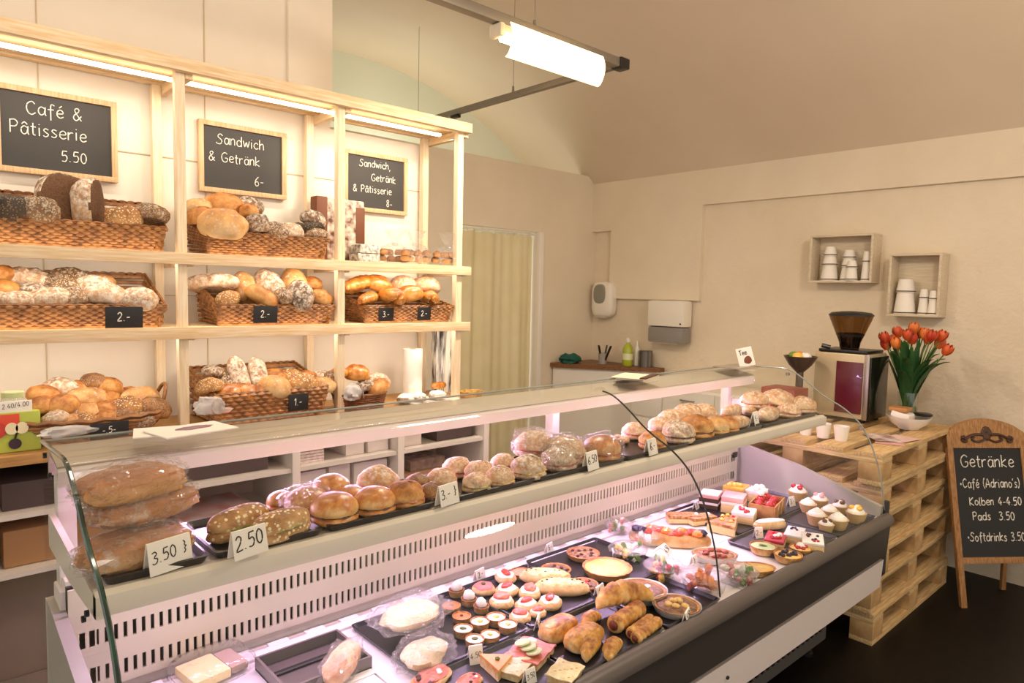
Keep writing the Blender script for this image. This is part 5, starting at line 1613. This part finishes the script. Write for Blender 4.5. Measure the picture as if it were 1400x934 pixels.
# ---------------------------------------------------------------- rail lamp under the vault
ALU = mat('grey aluminium rail', '#8d8579', .4, metal=.6)
RZ = 2.60
rl = thing('ceiling_rail', 'grey suspended ceiling rail in an L with thin wires', 'ceiling rail', (2.2, 2.5, RZ))
MB().box((-.9, 2.062, RZ - .018), (2.55, 2.106, RZ + .022), r=.004).build('rail', ALU, rl, True)
MB().box((2.515, 2.106, RZ - .014), (2.545, 3.9, RZ + .018), r=.004).build('rail', ALU, rl, True)
MB().box((2.50, 2.055, RZ - .022), (2.565, 2.115, RZ + .026), r=.006).build('corner_joint', BLACK, rl, True)
MB().box((2.512, 3.3, RZ - .03), (2.548, 3.36, RZ - .013), r=.004).build('connector', BLACK, rl, True)
for x, y, zt in ((1.98, 2.084, 3.16), (2.53, 2.82, 3.2), (2.53, 3.72, 3.2), (.3, 2.084, 3.2)):
    MB().tube([(x, y, RZ + .015), (x, y, zt)], .0015, 5).lathe([(.008, RZ + .02), (.006, RZ + .05), (0, RZ + .055)], 10, (x, y, 0)).build('wire', ALU, rl, True)


def rail_lamp(x, y, label):
    t = thing('rail_lamp', label, 'lamp', (x, y, RZ - .02), group=None)
    L_ = .27
    MB().box((-L_, -.03, -.03), (L_, .03, -.002), r=.004).build('housing', mat('lamp housing', '#cfc3ae', .4), t)
    for s_ in (-1, 1):
        MB().box((s_ * L_ - .012, -.035, -.05), (s_ * L_ + .012, .035, -.0), r=.006).build('end_cap', mat('lamp end cap', '#d9cdb6', .4), t)
    MB().tube([(-L_ + .02, .0, -.05), (L_ - .02, .0, -.05)], .011, 12).build('tube', mat('lit lamp tube', '#fff3dc', .4, emit=40, ecol='#ffe2b4'), t)
    prof = [(-.075, -.012), (-.085, -.04), (-.088, -.07), (-.08, -.10), (-.065, -.125), (-.05, -.132)]
    rows = [[(-L_, a, b), (L_, a, b)] for a, b in smooth([Vector(p) for p in prof], 3)]
    MB().sheet(rows, .003).build('diffuser', mat('lit lamp diffuser', '#fff0d2', .5, emit=1.6, ecol='#ffe6bc'), t, sharp=60)
    for x_ in (-.2, .2):
        MB().box((x_ - .006, -.078, -.022), (x_ + .006, -.02, -.014)).build('bracket', ALU, t)


rail_lamp(2.05, 2.084, 'lit curved lamp hanging under the ceiling rail')

# ---------------------------------------------------------------- sink corner
WT = [(3.995, 3.84), (4.44, 3.16), (4.495, 3.16), (4.495, 3.93), (3.995, 3.93)]
wk = thing('sink_cabinet', 'white corner cabinet with a brown wooden worktop below the soap dispenser', 'cabinet', (4.25, 3.6, 0))
MB().prism(WT, .935, .968, 2).build('worktop', wood_mat('brown worktop', '#8a5f3a', '#6d4526', .45, 1), wk, True)
MB().prism([(4.02, 3.86), (4.45, 3.20), (4.49, 3.20), (4.49, 3.92), (4.02, 3.92)], .0, .935, 2).build('body', BEAM, wk, True)
lc = thing('low_cabinet', 'low white cabinet with a handled drawer along the masonry wall', 'cabinet', (4.25, 2.55, 0))
MB().box((4.06, 2.02, 0), (4.49, 3.14, .90), r=.004).build('body', BEAM, lc, True)
for ya, yb, za, zb_, nm in ((2.86, 3.12, .66, .88, 'drawer'), (2.86, 3.12, .08, .64, 'door'), (2.44, 2.84, .08, .88, 'door'), (2.04, 2.42, .08, .88, 'door')):
    d = MB().box((4.042, ya, za), (4.06, yb, zb_), r=.003).build(nm, mat('cabinet front', '#eae2d6', .35), lc, True)
    ym = (ya + yb) / 2
    zz = zb_ - .06
    MB().tube([Vector(q) - lc.location for q in ((4.042, ym - .05, zz), (4.022, ym - .05, zz), (4.022, ym + .05, zz), (4.042, ym + .05, zz))], .005, 8).build('handle', STEEL, d)

WPL = mat('white plastic', '#ece4d6', .35)
t = thing('soap_dispenser', 'white soap dispenser with grey window on the masonry wall', 'soap dispenser', (4.44, 3.775, 1.34))
MB().blob((4.468, 3.775, 1.492), (.052, .112, .150), 28, 1, 0, 1, foot=-1, pw=4.5).build('body', WPL, t, True, 60)
MB().blob((4.424, 3.785, 1.535), (.014, .07, .085), 24, 1, 0, 1, foot=-1, pw=2.8).build('window', mat('grey window', '#8d897c', .3), t, True, 60)
MB().box((4.425, 3.72, 1.335), (4.49, 3.83, 1.36), r=.008).build('nozzle', mat('grey plastic', '#bdb4a4', .4), t, True)
t = thing('towel_dispenser', 'white paper towel dispenser with smoky lower half on the masonry wall', 'towel dispenser', (4.42, 3.09, 1.17))
MB().box((4.375, 2.925, 1.30), (4.494, 3.255, 1.50), r=.02).build('top_cover', WPL, t, True)
MB().box((4.380, 2.93, 1.175), (4.494, 3.25, 1.298), r=.018).build('lower_cover', mat('smoky grey plastic', '#8b8580', .25), t, True)
MB().box((4.41, 3.0, 1.168), (4.44, 3.18, 1.19), r=.004).build('towel_end', PAPER, t, True)
MB().blob((4.374, 2.95, 1.325), (.003, .008, .008), 12).build('lock', BLACK, t, True)

ZW = .969
t = thing('green_cloth', 'crumpled dark green cloth on the wooden worktop', 'cloth', (4.12, 3.82, ZW))
mb = MB()
MB().blob((0, 0, .03), (.10, .07, .045), 28, 3, .5, 2.6, foot=-.7).build('cloth', mat('dark green cloth', '#1f5a4e', .9), t, sharp=80)
p = Vector((4.29, 3.62, ZW))
t = thing('utensil_cup', 'glass cup of black handled utensils on the wooden worktop', 'cup', (p.x, p.y, ZW))
MB().lathe([(0, 0), (.035, 0), (.038, .09), (.035, .09), (.032, .006), (0, .006)], 22).build('cup', mat('grey cup', '#9a948a', .3), t)
for i, (a, b) in enumerate(((-.05, 0), (.03, -.06), (.06, .01), (-.015, -.09), (.0, .05))):
    tag(MB().tube([(p.x + a * .2, p.y + b * .2, ZW + .012), (p.x + a, p.y + b, ZW + .15)], .0075, 8).build('utensil', BLACK), ('first', 'second', 'third', 'fourth', 'fifth')[i] + ' black utensil handle standing in the cup by the sink', 'utensil', 'utensils in the sink cup')
p = Vector((4.36, 3.42, ZW))
t = thing('soap_bottle', 'yellow green soap bottle on the wooden worktop', 'bottle', (p.x, p.y, ZW))
MB().lathe([(0, 0), (.038, 0), (.042, .01), (.042, .13), (.034, .155), (.016, .175), (.013, .19)], 24).build('bottle', mat('green soap', '#a9b432', .2, coat=.4), t)
MB().lathe([(.014, .188), (.016, .19), (.016, .215), (.006, .225), (0, .226)], 16).build('cap', WPL, t)
MB().lathe([(.0425, .05), (.0425, .10), (.043, .10), (.043, .05), (.0425, .05)], 24).build('label', mat('pale label', '#dfe0b0', .5), t)
p = Vector((4.425, 3.295, ZW))
t = thing('steel_canister', 'grey striped steel canister on the wooden worktop end', 'canister', (p.x, p.y, ZW))
MB().lathe([(0, 0), (.055, 0), (.055, .125), (.05, .13), (0, .13)], 28).build('body', mat('striped steel', '#8d8880', .3, metal=.6, var='#4a4642', scale=3, stretch=(14, 14, .1)), t)
p = Vector((4.46, 3.36, ZW))
t = thing('thin_bottle', 'slim white bottle behind the steel canister', 'bottle', (p.x - .02, p.y + .03, ZW))
MB().lathe([(0, 0), (.022, 0), (.022, .14), (.008, .16), (.007, .20), (0, .20)], 18).build('bottle', WPL, t)

# ---------------------------------------------------------------- wall boxes with cups
BOXW = wood_mat('whitewashed wood', '#dccdb4', '#cdbb9f', .6, 1)
CUPW = mat('white paper cup', '#efe8dc', .5)


def wall_box(y0, y1, z0, z1, label):
    t = thing('wall_box', label, 'wall box', (4.46, (y0 + y1) / 2, z0), group='wooden boxes on the wall')
    x0, x1, w = 4.385, 4.518, .014
    MB().box((x0, y0, z0), (x1, y1, z0 + w), r=.002).build('bottom_board', BOXW, t, True)
    MB().box((x0, y0, z1 - w), (x1, y1, z1), r=.002).build('top_board', BOXW, t, True)
    MB().box((x0, y0, z0 + w), (x1, y0 + w, z1 - w), r=.002).build('side_board', BOXW, t, True)
    MB().box((x0, y1 - w, z0 + w), (x1, y1, z1 - w), r=.002).build('side_board', BOXW, t, True)
    MB().box((x1 - .008, y0 + w, z0 + w), (x1, y1 - w, z1 - w)).build('back_board', BOXW, t, True)
    return z0 + w


zb1 = wall_box(1.62, 2.005, 1.642, 1.942, 'wide wooden wall box with three stacks of white cups')
zb2 = wall_box(1.25, 1.525, 1.448, 1.814, 'tall wooden wall box with low stacks of white cups')
CG = 'white cups in the wall boxes'


def cups(y, z, r, h, n, label, x=4.44):
    for i in range(n):
        t = thing('paper_cup', f'{label}, {ORD[i]} from the bottom', 'cup', (x, y, z), group=CG)
        k = h if i == 0 else h * .62
        MB().lathe([(0, k), (r * .74, k), (r * .76, k - .002), (r * .97, .012), (r, .010), (r * 1.04, .006), (r * 1.0, .0), (r * .9, .002), (r * .66, k - .006), (0, k - .006)], 26).build('cup', CUPW, t)
        MB().lathe([(r * 1.045, .005), (r * 1.05, .008), (r * 1.03, .011), (r * .98, .011)], 26).build('rim_band', mat('dark cup band', '#4a3a30', .6), t)
        z += k + .0005
        r *= .86


cups(1.895, zb1, .052, .095, 3, 'white cup of the tall stack in the wide wall box')
cups(1.785, zb1, .050, .085, 3, 'white cup of the middle stack in the wide wall box', 4.46)
cups(1.745, zb1, .036, .075, 2, 'small white cup before the middle stack in the wide wall box', 4.405)
cups(1.672, zb1, .030, .11, 2, 'narrow white cup by the inner side of the wide wall box')
cups(1.445, zb2, .058, .125, 2, 'large white cup in the tall wall box')
cups(1.345, zb2, .030, .090, 2, 'slim white cup in the middle of the tall wall box')
cups(1.290, zb2, .028, .085, 2, 'slim white cup by the inner side of the tall wall box', 4.42)

# ---------------------------------------------------------------- pallet stack
PAL = wood_mat('pallet wood', '#dbbd8c', '#bc9662', .75, 0)
PALY = wood_mat('pallet wood across', '#dfc292', '#c09a68', .75, 1)
PALB = mat('pallet block', '#c9a470', .8, var='#ab8352', scale=14, bump=.2)
PX0, PX1, PY0, PY1 = 3.19, 4.24, 1.085, 1.885
for i in range(6):
    jx, jy = ((0, 0), (-.012, .01), (.006, -.006), (-.01, .008), (.004, 0), (-.02, -.004))[i]
    t = thing('pallet', ('lowest wooden pallet of the stack, on the dark floor', 'second wooden pallet up in the stack', 'third wooden pallet up in the stack', 'fourth wooden pallet up in the stack', 'fifth wooden pallet up in the stack', 'topmost wooden pallet, under coffee machine and tulips')[i], 'pallet', (PX0 + jx, PY0 + jy, i * .1455), group='pallets of the stack')
    w, d = PX1 - PX0, PY1 - PY0
    for y, yw in ((0, .10), (d / 2 - .05, .10), (d - .10, .10)):
        MB().box((0, y, 0), (w, y + yw, .022), r=.002).build('bottom_board', PAL, t)
        for x in (0, w / 2 - .06, w - .12):
            MB().box((x, y, .0222), (x + .12, y + yw, .0998), r=.003).build('block', PALB, t)
    for x in (0, w / 2 - .06, w - .12):
        MB().box((x, 0, .10), (x + .12, d, .122), r=.002).build('cross_board', PALY, t)
    for j in range(5):
        MB().box((0, j * (d - .12) / 4, .1222), (w, j * (d - .12) / 4 + .12, .1445), r=.002).build('deck_board', PAL, t)
ZP = 6 * .1455

# coffee grinder machine
t = thing('coffee_machine', 'steel coffee machine with maroon front panel and brown bean hopper', 'coffee machine', (3.97, 1.55, ZP))
MB().box((3.85, 1.405, ZP + .02), (4.10, 1.70, ZP + .375), r=.012).build('body', mat('cream steel body', '#c9b795', .3, metal=.25), t, True)
MB().box((3.853, 1.396, ZP + .02), (4.10, 1.4045, ZP + .36), r=.004).build('side_panel', mat('dark gloss side', '#1a1614', .12), t, True)
MB().box((3.842, 1.435, ZP + .05), (3.8495, 1.575, ZP + .33), r=.003).build('front_panel', mat('maroon panel', '#5a1626', .3, coat=.4), t, True)
MB().box((3.846, 1.405, ZP + .02), (3.8495, 1.43, ZP + .375), r=.002).build('chrome_strip', STEEL, t, True)
MB().box((3.85, 1.42, ZP + .376), (4.08, 1.68, ZP + .392), r=.004).build('top_plate', BLACK, t, True)
HC = (3.93, 1.545, ZP + .392)
MB().lathe([(.045, 0), (.05, .012), (.055, .04), (.105, .165), (.112, .185)], 36, HC).build('hopper', film_mat('smoked brown hopper', (.42, .30, .17, 1), 1.0, rough=.05, milky=.0), t, True, 60)
MB().lathe([(.114, .185), (.114, .192), (.10, .203), (.05, .210), (0, .212)], 36, HC).build('hopper_lid', BLACK, t, True)
MB().lathe([(0, .004), (.048, .012), (.053, .04), (.074, .085), (.05, .092), (0, .094)], 30, HC).build('coffee_beans', mat('coffee beans', '#120c09', .35, var='#2a1810', scale=90, bump=.6), t, True)
MB().tube([(3.86, 1.62, ZP + .40), (3.84, 1.66, ZP + .41)], .012, 10).build('knob', BLACK, t, True)
for x, y in ((3.88, 1.44), (4.07, 1.44), (3.88, 1.67), (4.07, 1.67)):
    MB().lathe([(.016, .0), (.016, .02)], 12, (x, y, ZP)).build('foot', BLACK, t, True)

# goods beside the machine, seen through the far end glass
t = thing('serving_bowl', 'dark bowl of wrapped sweets beside the coffee machine', 'bowl', (3.72, 1.72, ZP + .28))
t.location.z = ZP
MB().lathe([(0, 0), (.05, 0), (.02, .02), (.02, .26), (.06, .30), (.09, .35), (.085, .35), (.055, .305), (0, .30)], 26).build('bowl', mat('dark footed bowl', '#4a3c34', .3), t)
for i, (dx, dy, m) in enumerate(((-.03, .0, YFRUIT), (.03, .02, OFRUIT), (.0, -.03, CREAM), (.01, .04, LEAF))):
    tag(MB().blob((3.72 + dx, 1.72 + dy, ZP + .345), (.034, .03, .026), 14, i, .2, 2.5).build('wrapped_sweet', m), ('yellow', 'orange', 'white', 'green')[i] + ' wrapped sweet in the dark footed bowl', 'sweet')
RB = mat('red brown box', '#8a4030', .5, var='#a65a44', scale=6)
t = thing('tea_box', 'red brown box standing behind the far end glass', 'box', (3.45, 1.68, ZP))
MB().box((-.06, -.09, 0), (.10, .09, .20), r=.004).build('box', RB, t)
MB().box((-.064, -.06, .05), (-.060, .06, .15), r=.001).build('box_label', mat('pinkish label', '#c99a88', .6), t)
for i in range(5):
    t = thing('white_cup', ('first', 'second', 'third', 'fourth', 'fifth')[i] + ' white cup in the row behind the far end glass', 'cup', (3.32, 1.66 - i * .085, ZP), group='white cups on the pallets')
    MB().lathe([(0, 0), (.026, 0), (.036, .07), (.033, .07), (.024, .006), (0, .006)], 22).build('cup', CUPW, t)

# tulips
p = at(1240, 566, Z=ZP)
V = Vector((4.10, 1.29, ZP))
t = thing('glass_vase', 'clear glass vase holding orange tulips on the pallet stack', 'vase', V)
MB().lathe([(0, .004), (.05, .004), (.052, .01), (.050, .17), (.0475, .17), (.047, .014), (0, .012)], 28).build('vase', film_mat('vase glass', (.93, .96, .93, 1), 1.3), t, sharp=60)
MB().lathe([(0, .016), (.046, .016), (.046, .09), (0, .09)], 24).build('water', film_mat('vase water', (.75, .82, .68, 1), .8), t)
STEM = mat('tulip stem', '#5c8036', .5)
LF = mat('tulip leaf', '#2f5a28', .45, var='#1f4420', scale=5, stretch=(6, 6, 1))
PET = mat('orange tulip petal', '#d9622a', .45, var='#b8331f', scale=6, stretch=(3, 3, 1))
PET2 = mat('flame tulip petal', '#e88a3c', .45, var='#c4481f', scale=6, stretch=(3, 3, 1))
TL = ((1211, 466, 0), (1220, 470, 1), (1228, 459, 0), (1213, 476, 0), (1236, 480, 1), (1241, 463, 0), (1249, 454, 1), (1255, 460, 0), (1247, 468, 0), (1262, 461, 1), (1272, 464, 0), (1285, 464, 0), (1282, 474, 1), (1292, 483, 0), (1268, 468, 0), (1226, 474, 1))
TW = ('outermost tulip towards the coffee machine', 'flame tulip next to the outermost one by the machine', 'red tulip above the machine side of the bunch', 'low red tulip beside the machine', 'lowest flame tulip hanging before the leaves', 'dark tulip at the bunch top', 'topmost flame tulip of the bunch', 'tulip just beside the topmost one', 'tulip under the topmost one', 'flame tulip past the bunch top', 'red tulip leaning to the wall board side', 'high outer tulip near the sandwich board', 'second outer tulip near the sandwich board', 'lowest outer tulip near the sandwich board', 'tulip tucked in the bunch middle', 'flame tulip low at the machine side')
for i, (px, py, k) in enumerate(TL):
    rn = random.Random(i)
    h = at(px, py, X=4.05 + .10 * ((i * 7) % 5) / 4)
    t = thing('tulip', TW[i] + ' in the glass vase', 'tulip', (V.x, V.y, V.z + .02), group='orange tulips in the vase')
    q = h - t.location
    b0 = Vector((.03 * math.cos(i * 2.4), .03 * math.sin(i * 2.4), 0))
    mid = Vector((b0.x * .4 + q.x * .30, b0.y * .4 + q.y * .30, q.z * .55))
    pts = smooth([b0, Vector((q.x * .06, q.y * .06, .15)), mid, q], 5)
    MB().tube(pts, .0035, 7).build('stem', STEM, t)
    M = Matrix.Translation(q) @ Vector((q.x * 1.2, q.y * 1.2, .35)).to_track_quat('Z', 'Y').to_matrix().to_4x4() @ Matrix.Scale(.82, 4)
    mb = MB()
    for j in range(6):
        a = j * PI / 3
        r0 = 1.0 if j % 2 else .86
        rows = []
        for u in range(8):
            s_ = u / 7
            wd_ = .030 * math.sin(PI * (.12 + .86 * s_)) ** .8
            rad = (.010 + .024 * math.sin(PI * min(1, s_ * .72 + .08))) * r0
            row = []
            for v in range(5):
                g = (v - 2) / 2
                ang = a + g * wd_ / max(rad, .012) * .75
                row.append((rad * math.cos(ang), rad * math.sin(ang), s_ * .075 - .012))
            rows.append(row)
        mb.sheet(rows, .0012)
    mb.xf(M).build('flower', (PET, PET2)[k], t, sharp=70)
    if i % 5 != 4:
        mb = MB()
        a = math.atan2(q.y, q.x) + rn.uniform(-.9, .9)
        Lh = rn.uniform(.36, .50)
        out = rn.uniform(.06, .19)
        rows = []
        for u in range(12):
            s_ = u / 11
            rr = .015 + out * s_ ** 1.6
            wd_ = .030 * math.sin(PI * (.06 + .92 * s_)) ** .8
            z = .03 + Lh * (s_ - .24 * s_ ** 3 * min(out / .10, 1.3))
            dx, dy = math.cos(a), math.sin(a)
            rows.append([(rr * dx - dy * wd_ * g, rr * dy + dx * wd_ * g, z + .35 * wd_ * abs(g)) for g in (-1, -.5, 0, .5, 1)])
        mb.sheet(rows, .0012)
        mb.build('leaf', LF, t, sharp=70)
        a += PI * .7
        rows = []
        for u in range(12):
            s_ = u / 11
            rr = .012 + .8 * out * s_ ** 1.4
            wd_ = .023 * math.sin(PI * (.06 + .92 * s_)) ** .8
            z = .03 + Lh * .85 * s_
            dx, dy = math.cos(a), math.sin(a)
            rows.append([(rr * dx - dy * wd_ * g, rr * dy + dx * wd_ * g, z + .35 * wd_ * abs(g)) for g in (-1, -.5, 0, .5, 1)])
        MB().sheet(rows, .0012).build('leaf', LF, t, sharp=70)

p = at(1238, 592, Z=ZP)
t = thing('white_bowl', 'white bowl before the tulip vase on the pallet stack', 'bowl', (3.93, 1.225, ZP))
MB().lathe([(0, 0), (.05, 0), (.055, .008), (.085, .03), (.105, .065), (.101, .065), (.08, .034), (.05, .014), (0, .012)], 32).build('bowl', mat('white china', '#f1ece4', .25, coat=.3), t)
t = thing('sugar_packet', 'stack of white sugar papers in the white bowl', 'packet', (3.92, 1.25, ZP + .055))
MB().box((-.05, -.045, 0), (.05, .045, .03), r=.006, rot=Matrix.Rotation(.2, 3, 'X')).build('paper', PAPER, t)
t = thing('wooden_bowl', 'small brown wooden tray on top of the white bowl', 'tray', (3.92, 1.265, ZP + .088))
MB().box((-.045, -.045, 0), (.045, .045, .022), r=.008).build('tray', mat('orange brown wood', '#b8814a', .5), t)
t = thing('dark_saucer', 'small dark saucer on the bowl edge beside the vase', 'saucer', (3.99, 1.18, ZP + .069))
MB().lathe([(0, 0), (.045, 0), (.047, .008), (.04, .012), (0, .012)], 24).build('saucer', BLACK, t)
for i, (px, py, yaw) in enumerate(((1216, 603, 20), (1235, 601, -10), (1206, 598, 40))):
    c = at(px, py, Z=ZP + .002 + .003 * i)
    t = thing('flyer', ('pink flyer under the others on the pallet top', 'pale pink flyer lying before the white bowl', 'white flyer with dark print on the pallet top')[i], 'flyer', (max(c.x, 3.34), max(c.y, PY0 + .07), ZP + .001 + .003 * i), rz=R(yaw))
    MB().box((-.09, -.06, 0), (.09, .06, .002)).build('sheet', mat(('pink paper', 'pale pink paper', 'printed paper sheet')[i], ('#d8a8a0', '#e4c4bc', '#e2d6cc')[i], .7, var=('#cf9c94', '#dcb8b0', '#8d6a62')[i], scale=14), t)

# ---------------------------------------------------------------- sandwich board
bl, br = at(1308, 772, Z=.25), at(1402, 772, Z=.25)
tl = at(1290, 580, Z=.93)
u = Vector((.79, -.61, 0))
u.normalize()
W = .44
nrm = Vector((u.y, -u.x, 0))       # towards the viewer
if nrm.dot(Vector((-1, -.3, 0))) < 0:
    nrm = -nrm
foot = at(1315, 832, Z=0)
Ht = .95
lean = .225
up = (Vector((0, 0, 1)) - nrm * lean).normalized()
sb = thing('sandwich_board', 'wooden framed standing chalkboard of drink prices beside the pallets', 'sandwich board', foot)
WF = wood_mat('brown board frame', '#b98a5a', '#96683c', .5, 2)


def bx(a0, a1, h0, h1, d0, d1, nm, m, r=.003, side=1):
    """box in the leaning board's own frame: along u, up the board, out of it"""
    bm = MB().box((a0, d0, h0), (a1, d1, h1), r=r)
    M = Matrix(((u.x, -nrm.x, up.x * side if False else up.x), (u.y, -nrm.y, up.y), (u.z, 0, up.z)))
    bm.v = [M @ v for v in bm.v]
    return bm.build(nm, m, sb)


bx(0, .032, 0, .86, 0, .022, 'frame_post', WF)
bx(W - .032, W, 0, .86, 0, .022, 'frame_post', WF)
bx(.032, W - .032, .215, .245, .001, .021, 'bottom_rail', WF)
bx(.032, W - .032, .245, .80, .008, .016, 'slate', mat('black slate', '#1b1817', .55), 0)
mb = MB()
prof = [(0, .80), (W, .80), (W, .86), (W - .012, .885)]
for i in range(13):
    a = i / 12
    prof.append((W - .03 - a * (W - .06), .895 + .055 * math.sin(PI * a) ** .7))
prof += [(.012, .885), (0, .86)]
mb.prism(prof, -.001, .023, 1)
M = Matrix(((u.x, -nrm.x, up.x), (u.y, -nrm.y, up.y), (u.z, 0, up.z)))
mb.v = [M @ v for v in mb.v]
mb.build('arched_top', WF, sb)
# carved scroll ornament
mb = MB()
cxo = W / 2
for s_ in (-1, 1):
    pts = []
    for i in range(40):
        a = i / 39
        if a < .6:
            q = a / .6
            pts.append((cxo + s_ * (.02 + .105 * q), -.004, .868 - .022 * q + .012 * math.sin(q * PI)))
        else:
            q = (a - .6) / .4 * 2 * PI * 1.1
            rr = .017 * (1 - .5 * (a - .6) / .4)
            pts.append((cxo + s_ * (.125 + rr * math.sin(q)), -.004, .846 - .012 + rr * math.cos(q) + .012))
    mb.tube(pts, .0075, 7)
    mb.tube(smooth([Vector((cxo + s_ * .012, -.004, .845)), Vector((cxo + s_ * .05, -.004, .832)), Vector((cxo + s_ * .085, -.004, .845)), Vector((cxo + s_ * .07, -.004, .858))], 5), .006, 7)
for a in range(5):
    w_ = R(-60 + 30 * a)
    mb.blob((cxo + .022 * math.sin(w_), -.004, .865 + .032 * math.cos(w_)), (.011, .006, .018), 10, a, 0, 1, foot=-1)
mb.blob((cxo, -.004, .86), (.022, .008, .022), 14, 1, .1, 2, foot=-1)
mb.v = [M @ v for v in mb.v]
mb.build('carved_ornament', mat('dark carved wood', '#4a2c1c', .4), sb)
for a0 in (W - .06,):
    mb = MB().box((a0, .03, 0), (a0 + .024, .05, .84), r=.003)
    up2 = (Vector((0, 0, 1)) + nrm * (-.02)).normalized()
    M2 = Matrix(((u.x, -nrm.x, up2.x), (u.y, -nrm.y, up2.y), (u.z, 0, up2.z)))
    dlt = M @ Vector((0, 0, .86)) - M2 @ Vector((0, 0, .86))
    M2b = M2
    mb.v = [M2b @ Vector((v.x, v.y, v.z)) for v in mb.v]
    top = max(mb.v, key=lambda v: v.z)
    sh = Vector((0, 0, 0))
    tgt = M @ Vector((a0, .03, .84))
    cur = M2 @ Vector((a0, .03, .84))
    sh = tgt - cur
    sh.z = 0
    mb.v = [v + sh for v in mb.v]
    lo = min(v.z for v in mb.v)
    mb.v = [v - Vector((0, 0, lo)) for v in mb.v]
    mb.build('rear_leg', WF, sb)
for tx, a0, h0, hh in (('Getränke', .07, .70, .062), ('*Café (Adriano\'s)', .055, .595, .044), ('Kolben 4-4.50', .10, .505, .040), ('Pads  3.50', .11, .430, .040), ('*Softdrinks 3.50', .07, .325, .042)):
    sc = min(1, (W - .05 - a0) / (sum(GL[c][0] + 1.15 for c in tx) * hh / 8))
    mb = writing(tx, (0, 0, 0), (1, 0, 0), (0, 0, 1), hh, .0026)
    mb.v = [M @ Vector((a0 + v.x * sc, v.y + .0075, v.z + h0)) for v in mb.v]
    mb.build('chalk_lettering', CHALK, sb)
